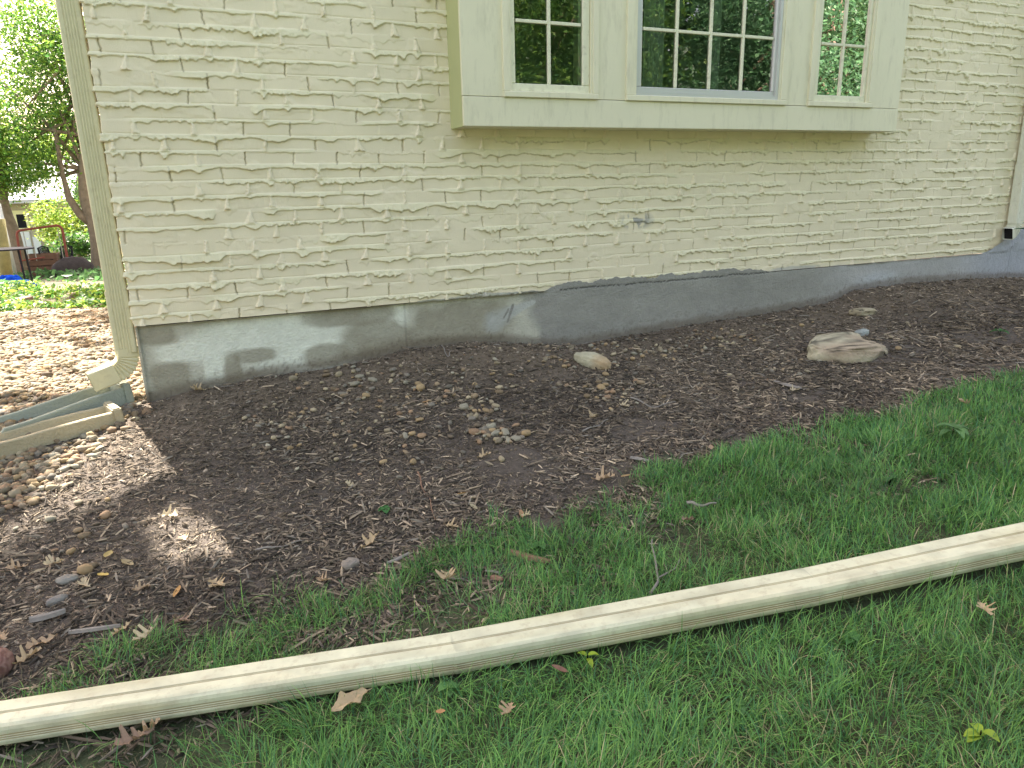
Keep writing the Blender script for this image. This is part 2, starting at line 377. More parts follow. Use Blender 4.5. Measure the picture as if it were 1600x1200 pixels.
    keep = ~((cen[:, 0] > 1.75) & (cen[:, 0] < 4.7) & (cen[:, 2] > 1.0))
    V = P.reshape(-1, 3); F = F[keep]; C = C.reshape(-1, 3)
    mb = MB(); mb.add(V, F, C)
    c0 = (.65, .60, .45)
    mb.box((7.245, -.0, -.0), (HX1, .2, 2.5), c0)            # rest of the front wall
    mb.box((0, 0, 2.5), (1.75, .2, 5.2), c0); mb.box((4.7, 0, 2.5), (HX1, .2, 5.2), c0); mb.box((1.75, 0, 2.75), (4.7, .2, 5.2), c0)
    mb.box((0, .26, -.0), (.2, 7.8, 5.2), c0); mb.box((HX1-.2, .2, 0), (HX1, 7.8, 5.2), c0); mb.box((.2, 7.6, 0), (HX1-.2, 7.8, 5.2), c0)
    return mb
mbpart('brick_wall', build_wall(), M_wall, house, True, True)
def build_found():
    u = np.arange(0, 7.3, .006); v = np.linspace(0, 1, 70)
    top = np.full_like(u, -.002)
    rag = (n1(u*26, 5)-.5)*.02+(n1(u*70, 6)-.5)*.012
    top += sstep(2.18, 2.32, u)*sstep(4.0, 3.75, u)*(.032+.02*n1(u*5, 7)+rag)*(u > 2.2)
    top += sstep(1.3, 1.5, u)*sstep(2.2, 2.1, u)*(.012+rag*.4)
    top += sstep(6.15, 6.75, u)*.20
    bot = np.full_like(u, -.75)
    U, T = np.meshgrid(u, v); Z = bot+(top-bot)*T**.7
    Y = .016-.034*sstep(1.95, 2.35, U)+.012*sstep(4.3, 4.8, U)
    Y = Y+(fbm(U*5, Z*5, 15, 3)-.5)*.008+(fbm(U*30, Z*30, 16, 2)-.5)*.003
    Y = np.where(Z > -.004, np.minimum(Y, -.011+(fbm(U*24, Z*24, 18, 2)-.5)*.012), Y)
    gr = np.array
    C = np.zeros(U.shape+(3,)); C[:] = gr([.55, .54, .45])
    def blob(px0, py0, px1, py1, c, a=1, soft=.2, rag=.45):
        a0, a1 = wall(px0, py0), wall(px1, py1); cx, cz = (a0[0]+a1[0])/2, (a0[2]+a1[2])/2; rx, rz = abs(a1[0]-a0[0])/2+.01, abs(a1[2]-a0[2])/2+.01
        d = ((np.abs(U-cx)/rx)**3+(np.abs(Z-cz)/rz)**3)**(1/3.)+rag*(fbm(U*9, Z*9, 19)-.5)
        m = sstep(1+soft, 1-soft, d)[..., None]*a; C[:] = C*(1-m)+gr(c)*m
    lt = (.80, .82, .71); dk = (.30, .275, .205); bl = (.40, .44, .40)
    for b in [(290, 512, 545, 552), (320, 560, 350, 612), (405, 560, 480, 600), (565, 478, 640, 520), (240, 545, 330, 560), (455, 540, 560, 580)]: blob(*b, lt, .85)
    for b in [(215, 512, 275, 534), (232, 572, 300, 606), (352, 556, 380, 610), (365, 552, 430, 562), (478, 545, 545, 568), (535, 510, 650, 560), (480, 488, 620, 500), (650, 480, 795, 545), (200, 610, 500, 640), (540, 545, 760, 565)]: blob(*b, dk, .75)
    # lighter top edge painted by overspray
    m = (sstep(-.05, -.004, Z)*(U < 2.1)*sstep(.3, .5, n1(U*1.7, 61)))[..., None]*.6; C[:] = C*(1-m)+gr([.42, .42, .38])*m
    par = sstep(2.06, 2.16, U+(Z+.12)*.35+.08*(fbm(U*14, Z*14, 24)-.5))[..., None]
    pc = gr([.29, .285, .26])*(.85+.4*fbm(U*3, Z*8, 25))[..., None]
    C[:] = C*(1-par*.93)+pc*par*.93
    def stroke(p0, p1, w0, w1, c, a=1, soft=.5):
        a0, a1 = wall(*p0)[[0, 2]], wall(*p1)[[0, 2]]; d = a1-a0; L2 = d@d; t = np.clip(((U-a0[0])*d[0]+(Z-a0[1])*d[1])/L2, 0, 1)
        q = np.hypot(U-a0[0]-t*d[0], Z-a0[1]-t*d[1])/(w0+(w1-w0)*t)+.5*(fbm(U*34, Z*34, 88)-.5); m = sstep(1+soft, 1-soft, q)[..., None]*a; C[:] = C*(1-m)+gr(c)*m
    stroke((834, 472), (800, 488), .012, .035, (.50, .51, .48), .95, .25); stroke((800, 488), (774, 504), .035, .06, (.46, .47, .44), .9, .6)
    stroke((803, 477), (795, 503), .008, .006, (.24, .23, .21), .85, .3); stroke((796, 484), (789, 497), .006, .005, (.25, .24, .21), .8, .3)
    m = (sstep(4.2, 5.0, U+.3*(fbm(U*2, Z*6, 26)-.5)))[..., None]; C[:] = C*(1-m)+(gr([.46, .455, .445])*(.8+.4*fbm(U*3, Z*7, 27)[..., None]))*m
    blob(1345, 430, 1395, 448, (.5, .52, .54), .8, .4); m = sstep(5.7, 6.4, U)[..., None]*.8; C[:] = C*(1-m)+gr([.42, .44, .50])*m
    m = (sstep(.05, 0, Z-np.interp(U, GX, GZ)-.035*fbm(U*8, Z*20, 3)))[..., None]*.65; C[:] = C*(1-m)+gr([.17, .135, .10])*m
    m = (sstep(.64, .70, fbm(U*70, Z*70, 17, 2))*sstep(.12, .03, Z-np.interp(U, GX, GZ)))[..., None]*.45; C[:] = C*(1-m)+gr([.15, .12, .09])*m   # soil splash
    # hairline crack and dark joint lines
    for xx, z0, z1 in [(1.34, -.5, 0.), (6.55, -.5, .2)]:
        m = (np.abs(U-xx) < .007)*(Z > z0)*(Z < z1); C[m] *= .82
    zc = .0+.008*(n1(U*8, 44)-.5); m = sstep(.005, .002, np.abs(Z-zc))*(U > 2.3)*(U < 4.0); C *= (1-.75*m[..., None]); Y = Y+.004*m
    V = np.stack([U, Y, Z], -1).reshape(-1, 3)
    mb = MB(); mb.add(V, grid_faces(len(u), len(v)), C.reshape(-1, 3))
    zz = np.linspace(-.75, -.002, 12); yy = np.linspace(7.8, .0, 60); A, B = np.meshgrid(yy, zz)
    Vs = np.stack([.012+.006*(fbm(A*5, B*5, 30)-.5), A, B], -1).reshape(-1, 3); Vs = Vs
    mb.add(Vs, grid_faces(60, 12), np.tile(gr([.33, .33, .28]), (len(Vs), 1)))
    mb.box((7.29, .0, -.75), (HX1, .3, -.003), (.3, .31, .33)); return mb
mbpart('foundation', build_found(), M_conc, house, True, True)
rf = MB(); rf.box((-.35, -.4, 5.2), (HX1+.35, 8.2, 5.35))
rf.add([(-.35, -.4, 5.35), (HX1+.35, -.4, 5.35), (HX1+.35, 8.2, 5.35), (-.35, 8.2, 5.35), (-.35, 3.9, 7.6), (HX1+.35, 3.9, 7.6)], [np.array([[0, 1, 5, 4], [2, 3, 4, 5]]), np.array([[0, 4, 3], [1, 2, 5]])])
mbpart('roof', rf, M_roof, house)
rm = MB()
for a, b in [((.21, 2.2, .0), (8.3, 2.25, 2.8)), ((.21, .26, .0), (8.3, 2.2, .05)), ((.21, .26, 2.75), (8.3, 2.2, 2.8)), ((.205, .26, 0), (.23, 2.2, 2.8)), ((8.3, .26, 0), (8.35, 2.2, 2.8)),
             ((.22, .2, 0), (1.75, .24, 2.75)), ((4.7, .2, 0), (8.3, .24, 2.75)), ((1.75, .2, 0), (4.7, .24, 1.0))]: rm.box(a, b)
mbpart('room', rm, M_room, house)
# bay box
BX0, BX1, BZ0, BY = 1.655, 4.80, .913, -.20
WINS = [('l', 1.88, 2.445, 1.955, 2.357), ('c', 2.625, 3.795, 2.733, 3.69), ('r', 3.975, 4.54, 4.063, 4.465)]
ZT = 2.7
fb = MB(); fb.box((BX0, BY+.0, BZ0), (BX1, BY+.02, 1.057), bev=.002); mbpart('apron_board', fb, M_trim, house)
fb = MB(); edges = [BX0]+[e for w_ in WINS for e in (w_[1]+.004, w_[2]-.004)]+[BX1]
for i in range(0, 8, 2): fb.box((edges[i], BY+.003, 1.060), (edges[i+1], BY+.022, ZT), bev=.0015)
fb.box((BX0, BY+.003, ZT), (BX1, BY+.022, ZT+.15)); mbpart('face_board', fb, M_trim, house)
fb = MB(); fb.box((BX0+.0, BY+.0225, BZ0), (BX0+.02, .0, ZT+.15)); mbpart('side_board', fb, M_side, house)
fb = MB(); fb.box((BX1-.02, BY+.0225, BZ0), (BX1, .0, ZT+.15)); mbpart('side_board', fb, M_trim, house)
for nm_, a, b in [('soffit_board', (BX0+.021, BY+.0225, BZ0+.002), (BX1-.021, .02, BZ0+.02)), ('top_board', (BX0+.021, BY+.0225, ZT+.13), (BX1-.021, .2, ZT+.15)),
    ('inner_panel', (BX0+.021, BY+.10, BZ0+.021), (BX1-.021, BY+.11, 1.049)), ('inner_sill', (BX0+.021, BY+.10, 1.05), (BX1-.021, .24, 1.07))]:
    fb = MB(); fb.box(a, b); mbpart(nm_, fb, M_trim, house)
for nm, x0, x1, g0, g1 in WINS:
    z0 = 1.0575; gz0 = 1.128 if nm != 'c' else 1.135; cw = (g0-x0)*.62
    c = MB(); c.box((x0, BY-.014, z0), (x1, BY+.03, z0+.03), bev=.003)
    c.box((x0, BY-.012, z0+.0305), (x0+cw*.75, BY+.03, ZT), bev=.002); c.box((x1-cw*.75, BY-.012, z0+.0305), (x1, BY+.03, ZT), bev=.002)
    c.box((x0+cw*.75+.0005, BY-.006, z0+.0305), (x0+cw, BY+.03, ZT)); c.box((x1-cw, BY-.006, z0+.0305), (x1-cw*.75-.0005, BY+.03, ZT)); c.box((x0+cw, BY-.01, ZT-.05), (x1-cw, BY+.03, ZT))
    win = mbpart('window', c, M_trim, house)
    win['label'] = {'l': 'small left window with four over four panes', 'c': 'wide middle window with aluminium storm track', 'r': 'small right window with narrow panes'}[nm]
    s = MB(); ys0, ys1 = BY+.008, BY+.032
    sx0, sx1 = x0+cw+.001, x1-cw-.001
    s.box((sx0, ys0, z0+.031), (sx1, ys1, gz0), bev=.003); s.box((sx0, ys0, gz0+.0005), (g0, ys1, ZT-.052), bev=.003); s.box((g1, ys0, gz0+.0005), (sx1, ys1, ZT-.052), bev=.003)
    mbpart('sash', s, M_trims if nm != 'c' else M_alu, win)
    s = MB(); nc = 4 if nm == 'c' else 2
    for i in range(1, nc):
        x = g0+(g1-g0)*i/nc+(.0); s.box((x-.009, BY+.012, gz0+.001), (x+.009, BY+.034, ZT-.053), bev=.003)
    for k in range(1, 5):
        z = gz0+.302*k
        for i in range(nc):
            xa = g0+(g1-g0)*i/nc+.0095; xb = g0+(g1-g0)*(i+1)/nc-.0095; s.box((xa, BY+.013, z-.008), (xb, BY+.033, z+.008), bev=.002)
    mbpart('muntin', s, M_trims, win)
    gl = MB(); gl.box((g0-.004, BY+.0225, gz0-.004), (g1+.004, BY+.0245, ZT-.055)); mbpart('pane', gl, M_glass, win)
    if nm != 'c':
        s = MB(); s.box((g1-.012, BY+.040, gz0-.02), (g1+.012, BY+.095, ZT-.06)); s.box((g0+.0, BY+.040, gz0-.03), (g1-.0125, BY+.095, gz0-.01)); mbpart('jamb', s, M_trims, win)
    if nm == 'c':
        s = MB(); s.box((sx0, BY-.004, z0+.0310), (sx1, BY+.0075, z0+.05)); s.box((sx1-.02, BY-.003, z0+.0505), (sx1, BY+.0075, ZT-.06)); mbpart('storm_track', s, M_alu, win)
        for xa, xb in [(2.95, 3.09), (3.42, 3.5)]:
            xs = np.linspace(xa, xb, 40); zs = np.array([1.0705, ZT-.1]); A, B = np.meshgrid(xs, zs)
            V = np.stack([A, .10+.018*np.sin(A*190), B], -1).reshape(-1, 3); cu = part('curtain', V, grid_faces(40, 2), M_curt, house)
# ------------------------------------------------------------ downspouts
def profile(wd, hd, grooves_w=(), grooves_h=(), rc=.008, gd=.003, gw=.0035):
    """closed outline of a ribbed rectangular downspout, centred, x = width, y = depth"""
    P = []
    def side(p0, p1, nrm, gs):
        p0, p1, nrm = map(np.array, (p0, p1, nrm)); L = np.linalg.norm(p1-p0); d = (p1-p0)/L; P.append(p0)
        for g in gs:
            c = p0+d*g*L
            P.extend([c-d*gw, c-d*gw*.4-nrm*gd, c+d*gw*.4-nrm*gd, c+d*gw])
        P.append(p1)
    a, b = wd/2, hd/2; r = rc
    def corner(cx, cy, a0):
        for k in (1, 2): P.append(np.array([cx+r*math.cos(a0+k*math.pi/6), cy+r*math.sin(a0+k*math.pi/6)]))
    side((-a+r, -b), (a-r, -b), (0, -1.), grooves_w); corner(a-r, -b+r, -math.pi/2)
    side((a, -b+r), (a, b-r), (1., 0), grooves_h); corner(a-r, b-r, 0)
    side((a-r, b), (-a+r, b), (0, 1.), [1-g for g in grooves_w][::-1]); corner(-a+r, b-r, math.pi/2)
    side((-a, b-r), (-a, -b+r), (-1., 0), [1-g for g in grooves_h][::-1]); corner(-a+r, -b+r, math.pi)
    return np.array(P, float)
def sweep(mb, prof, path, side_dir, scales=None, col=None, inner=True):
    """sweep the outline along path; side_dir is the world direction of the outline's x axis at each point (kept perpendicular)"""
    path = np.array(path, float); T = np.gradient(path, axis=0); T /= np.linalg.norm(T, axis=1)[:, None]; n = len(prof); V = []
    Vi = []
    for i, (p, t) in enumerate(zip(path, T)):
        a = np.array(side_dir, float); a = a-t*a.dot(t); a /= np.linalg.norm(a); b = np.cross(t, a)
        sc = 1 if scales is None else scales[i]
        V.append(p+sc*(prof[:, :1]*a+prof[:, 1:]*b))
    V = np.concatenate(V); m = len(path); i = np.arange(m-1)[:, None]*n; j = np.arange(n)[None]; j2 = (j+1) % n
    F = np.stack([i+j, i+j2, i+n+j2, i+n+j], -1).reshape(-1, 4)
    mb.add(V, F, col if col is not None else (1, 1, 1))
G4 = (.2, .35, .5, .65, .8)
def spout(x, ytop, ends, label, mt, outdir, zt, zj, ze, grp):
    """installed downspout: straight length, overlap joint, crimped elbow"""
    root = empty('downspout', (x, ytop, ze), label, 'downspout')
    pr = profile(.092, .075, G4, (.3, .5, .7)); mb = MB()
    sweep(mb, pr, [(x, ytop, zt), (x, ytop, (zt+zj)/2), (x, ytop, zj)], (1, 0, 0)); mbpart('pipe', mb, mt, root)
    mb = MB(); z = np.array([zj+.02, zj, zj-.002, ze+.01]); sweep(mb, profile(.096, .080, G4, (.3, .5, .7)), [(x, ytop, a) for a in z], (1, 0, 0), [1.04, 1.04, 1.02, 1.0]); mbpart('pipe_collar', mb, mt, root)
    # elbow
    P = []; sc = []; od = unit(outdir); rad = .085; nst = 22; bend = math.radians(76)
    for k in range(3): P.append(np.array([x, ytop, ze+.03-.015*k])); sc.append(1.0)
    c = np.array([x, ytop, ze])+od*rad
    for k in range(1, nst+1):
        a = bend*k/nst; P.append(c-od*rad*math.cos(a)-np.array([0, 0, 1])*rad*math.sin(a)); sc.append(1.0+(.0 if k % 3 else -.13))
    d = P[-1]-P[-2]; d /= np.linalg.norm(d); base = P[-1]
    for L in (ends*.45, ends): P.append(base+d*L); sc.append(1.0)
    sd_ = np.cross(od, (0, 0, 1.))
    mb = MB(); prr = profile(.075, .104, (), (), .008)
    # keep the wide face towards the street: outline x axis runs across the bend plane
    sweep(mb, profile(.078, .096, (), (), .008), P, sd_, sc); el = mbpart('elbow', mb, mt, root)
    mb = MB(); q = P[-1]; a = unit(sd_); t = d; b = np.cross(t, a); qq = q-d*.025
    mb.add([qq+sx*a*.036+sy*b*.05 for sx, sy in ((-1, -1), (1, -1), (1, 1), (-1, 1))], np.array([[0, 1, 2, 3]])); mbpart('outlet', mb, M_black, el)
    return root
pj = wall(182, 462, .0); pe = wall(190, 556, .0)
spout(-.054, .050, .115, 'tall cream ribbed downspout at the left house corner, its elbow over the gravel', M_spout, (-1, -.25, 0), 5.2, pj[2], pe[2], None)
p1 = wall(1590, 345, -.06); pt = wall(1597, 250, -.06)
spout(p1[0]-.03, -.062, .03, 'pale downspout at the right edge, its dark outlet pointing left over the foundation', M_spoutr, (-1, -.1, 0), 5.2, pt[2]-.05, p1[2]-.01, None)
# loose downspout on the lawn
def pipe():
    pts = [gz(0, 1172, -.598), gz(722, 1052, -.512), gz(1275, 952, -.445), gz(1600, 880, -.402)]
    pts = [np.array(p) for p in pts]; qx = [p[0] for p in pts]; cf = np.polyfit(qx, [p[1] for p in pts], 2)
    cz = np.polyfit(qx, [p[2] for p in pts], 1)
    for p in pts: p[1] = np.polyval(cf, p[0]); p[2] = np.polyval(cz, p[0])
    d0 = unit(pts[0]-pts[1]); d1 = unit(pts[3]-pts[2]); ws, hs = .100, .062
    root = empty('loose_downspout', tuple(pts[1]), 'long cream ribbed downspout lying across the grass in front of the flower bed', 'downspout')
    path = [pts[0]+d0*.55]+pts[:3]+[pts[3], pts[3]+d1*.5]
    cent = []
    for i, p in enumerate(path):
        t = unit(path[min(i+1, 5)]-path[max(i-1, 0)]); nrm = np.array([-t[1], t[0], 0]); cent.append(p+nrm*ws/2+np.array([0, 0, hs/2]))
    segs = [(0, 2, 1.0), (2, 3, 1.012), (3, 5, 1.0)]
    for a, b, sc in segs:
        Q = []; K = 60
        for i in range(a, b):
            for s_ in np.linspace(0, 1, K, endpoint=(i == b-1)): Q.append(cent[i]*(1-s_)+cent[i+1]*s_)
        Q = np.array(Q)
        ext = unit(Q[0]-Q[1]); Q = np.vstack([Q[0]+ext*.02*(sc > 1), Q[1:-1], Q[-1]-ext*.02*(sc > 1)])
        e0_, e1_ = unit(Q[0]-Q[1]), unit(Q[-1]-Q[-2]); Q = np.vstack([Q[0], Q[0]-e0_*.004, Q[0]-e0_*.009, Q[1:-1], Q[-1]-e1_*.009, Q[-1]-e1_*.004, Q[-1]])
        pr = profile(ws, hs, (.40, .47), (.20, .38, .58), .016, .0018, .0026)
        s = np.ones(len(Q))*sc+(n1(np.arange(len(Q))*.3, 3)-.5)*.008
        mb = MB(); sweep(mb, pr, Q, np.array([.17, .985, 0]), s)
        V, F, _ = mb.get()
        base = np.array([.68, .68, .50])
        rel = V-np.repeat(Q, len(pr), 0); n = rel@np.array([.17, .985, 0.]); up = rel[:, 2]
        st = sstep(.46, .62, fbm(V[:, 0]*5, up*60+V[:, 0], 71, 3))*sstep(-.01, -.045, n)
        C = base*(1+.06*(n1(V[:, 0]*1.7, 8)-.5)[:, None])
        C = C*(1-.4*st[:, None])+np.array([.68, .60, .40])*.4*st[:, None]
        # groove floors are tinted darker and browner
        inset = (np.abs(up) > .02)*(np.abs(up) < hs/2*.985)
        gv = np.tile(np.array([1.0]*len(pr)), len(Q)); k = 0
        a_, b_ = ws/2*sc, hs/2*sc
        qx_, qy_ = np.abs(pr[:, 0])-(ws/2-.016), np.abs(pr[:, 1])-(hs/2-.016)
        sdf = np.hypot(np.maximum(qx_, 0), np.maximum(qy_, 0))+np.minimum(np.maximum(qx_, qy_), 0)-.016; gi = np.tile(sdf < -.0012, len(Q))
        C[gi] = C[gi]*np.array([.66, .56, .46])
        m = sstep(.35, .75, fbm(V[:, 0]*14, n*160, 75, 3)); C = C*(1-.20*m[:, None])
        m = sstep(.45, .75, fbm(V[:, 0]*3, up*30+n*30, 76, 3)); C = C*(1-.22*m[:, None]*np.array([.6, .7, 1.]))
        e = np.minimum(np.abs(V[:, 0]-Q[0][0]), np.abs(V[:, 0]-Q[-1][0])); C[e < .0045] *= .78
        part('pipe_section', V, F, M_pipe, root, C, False)
    return cent
PIPE = pipe()
PZ = lambda x: np.interp(x, [c[0] for c in PIPE], [c[2] for c in PIPE])
PY = lambda x: np.interp(x, [c[0] for c in PIPE], [c[1] for c in PIPE])
# ------------------------------------------------------------ splash blocks
def trough(name, rb, lb, label, wd, h0, h1_, th, colr, crack=None):
    """rb/lb: pixels of the near bottom edge at the back end (right) and the open end (left)"""
    a, b = og(*rb), og(*lb); a[2] = ground(a[0], a[1], False)-.005; b[2] = ground(b[0], b[1], False)-.01
    ax_ = unit(b-a); nrm = unit(np.cross((0, 0, 1.), ax_)); 
    if nrm[1] < 0: nrm = -nrm
    up = np.cross(ax_, nrm); up = up if up[2] > 0 else -up; L = np.linalg.norm(b-a)+.0
    root = empty(name, tuple(a), label, 'splash block')
    s = np.linspace(0, 1, 40); mb = MB(); V = []
    dip = .006*np.sin(s*7)*s
    h = h0+(h1_-h0)*s**1.1+dip; h = h*np.where(s > .93, 1-(s-.93)/.07*.75, 1)
    flare = wd*(1+.25*s)
    prof = []
    for si, hi, fl in zip(s, h, flare):
        pts = [(0, 0), (0, hi-.004), (.004, hi), (th-.004, hi), (th, hi-.004), (th+.008, .02), (fl-th-.008, .02), (fl-th, hi-.004), (fl-th+.004, hi), (fl-.004, hi), (fl, hi-.004), (fl, 0)]
        V += [a+ax_*si*L+nrm*(p[0]-(fl-wd)/2*0)+up*p[1] for p in pts]
    V = np.array(V); n = 12; m = 40; i = np.arange(m-1)[:, None]*n; j = np.arange(n)[None]; j2 = (j+1) % n
    F = np.stack([i+j, i+j2, i+n+j2, i+n+j], -1).reshape(-1, 4); capF = np.array([[0, 1, 2, 3, 4, 5], [5, 6, 7, 8, 9, 10][::1]])
    V = V+(np.stack([fbm(V[:, 0]*30, V[:, 1]*30+k, 3+k, 2) for k in range(3)], -1)-.5)*.002
    e0 = (m-1)*n
    mb.add(V, [F, np.array([[e0+k for k in (0, 1, 2, 3, 4, 5)], [e0+k for k in (6, 7, 8, 9, 10, 11)]]), np.array([[e0, e0+5, e0+6, e0+11]])], colr)
    mbpart('trough', mb, M_conc, root, True)
    mb = MB(); bw = [a-ax_*.035+nrm*(-.006)+up*0, a-ax_*.035+nrm*(wd+.006), a+ax_*.012+nrm*(wd+.006), a+ax_*.012-nrm*.006]
    bm = bmesh.new(); vs = [bm.verts.new(Vector(p)) for p in bw]+[bm.verts.new(Vector(p+up*(h0+.016)+ax_*.004*(1 if k < 2 else -1))) for k, p in enumerate(bw)]
    for f in ((0, 1, 2, 3), (7, 6, 5, 4), (0, 4, 5, 1), (1, 5, 6, 2), (2, 6, 7, 3), (3, 7, 4, 0)): bm.faces.new([vs[k] for k in f])
    bmesh.ops.recalc_face_normals(bm, faces=bm.faces); bmesh.ops.bevel(bm, geom=list(bm.edges), offset=.006, segments=2, affect='EDGES')
    mb.bm(bm, colr); mbpart('back_wall', mb, M_conc, root, True)
    return a, b, nrm
trough('splash_block', (201, 634), (-4, 694), 'grey green concrete splash block under the downspout elbow, the farther of the two', .19, .10, .06, .024, np.array([.33, .36, .30]))
trough('splash_block', (184, 664), (-40, 728), 'tan concrete splash block with a crack, nearer one beside the grey green block', .16, .068, .065, .028, np.array([.42, .37, .25]))
# ------------------------------------------------------------ stones
def ico(sub):
    bm = bmesh.new(); bmesh.ops.create_icosphere(bm, subdivisions=sub, radius=1); bm.verts.index_update()
    V = np.array([v.co[:] for v in bm.verts]); F = np.array([[v.index for v in f.verts] for f in bm.faces]); bm.free(); return V, F
def n3(P, s, seed): return (n2(P[:, 0]*s+5, P[:, 1]*s+7, seed)+n2(P[:, 1]*s+3, P[:, 2]*s+1, seed+1)+n2(P[:, 2]*s+8, P[:, 0]*s+2, seed+2))/3
I1 = ico(1); I2 = ico(2); I4 = ico(4)
def pebble_base(k, src=I1, ang=.5):
    V, F = src; V = V*(1+ang*(n3(V, 1.3, 40+k*3)-.5))[:, None]
    V = np.sign(V)*np.abs(V)**.9
    return V, F
def stones_stuff(name, X, Y, size, cols, mt, label=None, sink=.25, src=I1):
    n = len(X); Z = ground(X, Y); mb = MB(); kk = rs.randint(0, 6, n); yaw = rs.uniform(0, 6.28, n)
    S3 = np.stack([size*rs.uniform(.8, 1.35, n), size*rs.uniform(.6, 1, n), size*rs.uniform(.35, .7, n)], -1)
    Mx = rotm(yaw, rs.normal(0, .3, n), rs.normal(0, .3, n))*S3[:, None, :]
    for k in range(6):
        m = kk == k; B, Fb = pebble_base(k, src)
        V, F, C = batch(B, Fb, np.stack([X, Y, Z+S3[:, 2]*(1-sink*2)*.8], -1)[m], Mx[m], cols[m]); mb.add(V, F, C)
    V, F, C = mb.get(); return thing_mesh(name, V, F, mt, label, 'gravel', kind='stuff', col=C, smooth=True)
def stone_cols(n, dark=1.0):
    pal = np.array([[.40, .29, .16], [.32, .24, .15], [.30, .25, .17], [.42, .35, .23], [.24, .19, .135], [.33, .22, .135], [.36, .33, .25], [.22, .195, .155]])
    return pal[rs.randint(0, len(pal), n)]*rs.uniform(.65, 1.15, (n, 1))*dark
def scatter(n, x0, x1, y0, y1): return rs.uniform(x0, x1, n), rs.uniform(y0, y1, n)
X, Y = scatter(82000, -3.8, .7, -1.6, 5.2); k = rs.rand(len(X)) < gravel_mask(X, Y)*np.where(Y > 2.5, .6, 1.0); X, Y = X[k][:40000], Y[k][:40000]
hx = ~((X > 0.01) & (Y > 0.0)); X, Y = X[hx], Y[hx]
stones_stuff('gravel', X, Y, rs.uniform(.009, .027, len(X))*np.where(Y > 1, 1.3, 1), stone_cols(len(X), .9), M_stone, 'tan and grey river gravel bed running along the gable side of the house')
def shard_bed(name, X, Y, ln, wd, cols, label, cat, lift=.004, tilt=.22):
    """bark and wood shreds: bent tapered slivers"""
    n = len(X)
    B = np.array([(-.5, -.3, 0), (-.5, .3, 0), (-.5, 0, .5), (0, -.5, .15), (0, .5, .15), (0, 0.05, .75), (.5, -.25, 0), (.5, .25, 0), (.5, 0, .4)])
    Fb = np.array([[0, 3, 5, 2], [3, 6, 8, 5], [2, 5, 4, 1], [5, 8, 7, 4]]); Ft = np.array([[0, 2, 1], [6, 7, 8]])
    Z = ground(X, Y)+rs.uniform(0, lift*2, n)
    S3 = np.stack([ln, wd, wd*rs.uniform(.5, 1.1, n)], -1)
    Mx = rotm(rs.uniform(0, 6.28, n), rs.normal(0, tilt, n), rs.normal(0, .5, n))*S3[:, None, :]
    P = np.stack([X, Y, Z+lift*.5], -1)
    V, F, C = batch(B, Fb, P, Mx, cols); _, F2, _ = batch(B, Ft, P, Mx)
    return thing_mesh(name, V, [F, F2], M_mulch, label, cat, kind='stuff', col=C)
def mulch_cols(n, X, Y):
    pal = np.array([[.115, .096, .078], [.078, .068, .060], [.16, .132, .106], [.24, .20, .160], [.048, .042, .038], [.38, .32, .25], [.185, .172, .155]])
    return pal[rs.choice(len(pal), n, p=[.22, .19, .19, .14, .1, .09, .07])]*rs.uniform(.7, 1.35, (n, 1))*(.58+.9*fbm(X*2.6, Y*2.6, 181, 3))[:, None]*np.array([1.05, 1.0, .90])
X, Y = scatter(370000, -2.4, 6.9, -2.35, 0)
dist = np.hypot(X-CAM[0], Y-CAM[1])
dens = (.16+.84*sstep(-.15, -.85, Y+.3*(fbm(X*2, Y*2, 33)-.5)))*(1-gravel_mask(X, Y)*.93)*np.where(Y < grass_edge(X)-.25, .3, 1)*np.clip(3.6/dist, .45, 1)
dens *= 1-.8*sstep(.3, .9, X)*sstep(.60, .66, fbm(X*3.1+2, Y*3.5, 188, 3)); soilp = fbm(X*1.1+4, Y*1.6, 88, 3); dens *= np.where((Y > -.8) & (soilp > .52), .35, 1)
bx0 = np.abs(X+.2) < 0
k = rs.rand(len(X)) < dens; X, Y = X[k], Y[k]; dd = np.hypot(X-CAM[0], Y-CAM[1])
ln = rs.gamma(1.8, .0072, len(X)).clip(.004, .06)*np.where(rs.rand(len(X)) < .03, 2.4, 1)*(.7+.6*n2(X*3, Y*3, 182))*(1+.35*sstep(-1.1, -1.7, Y))*np.clip(dd/3, .9, 1.6); shard_bed('mulch', X, Y, ln, np.clip(ln*rs.uniform(.1, .28, len(X)), .0015, .009), mulch_cols(len(X), X, Y), 'dark shredded bark mulch covering the bed along the foundation', 'mulch')
# crumbs of soil near the wall
X, Y = scatter(60000, -.3, 6.9, -2.2, -.01); k = (rs.rand(len(X)) < .3+.7*sstep(-1, -.3, Y)) & (rs.rand(len(X)) > gravel_mask(X, Y)*.8) & (Y > grass_edge(X)-.3); X, Y = X[k], Y[k]
stones_stuff('soil_crumbs', X, Y, rs.gamma(2, .0022, len(X)).clip(.002, .014), np.where(rs.rand(len(X), 1) < .12, np.array([[.32, .26, .2]]), np.array([[.155, .123, .09]]))*rs.uniform(.6, 1.5, (len(X), 1)), M_soil, 'crumbled brown soil heaped against the foundation')
tag(bpy.data.objects['soil_crumbs'], cat='soil')
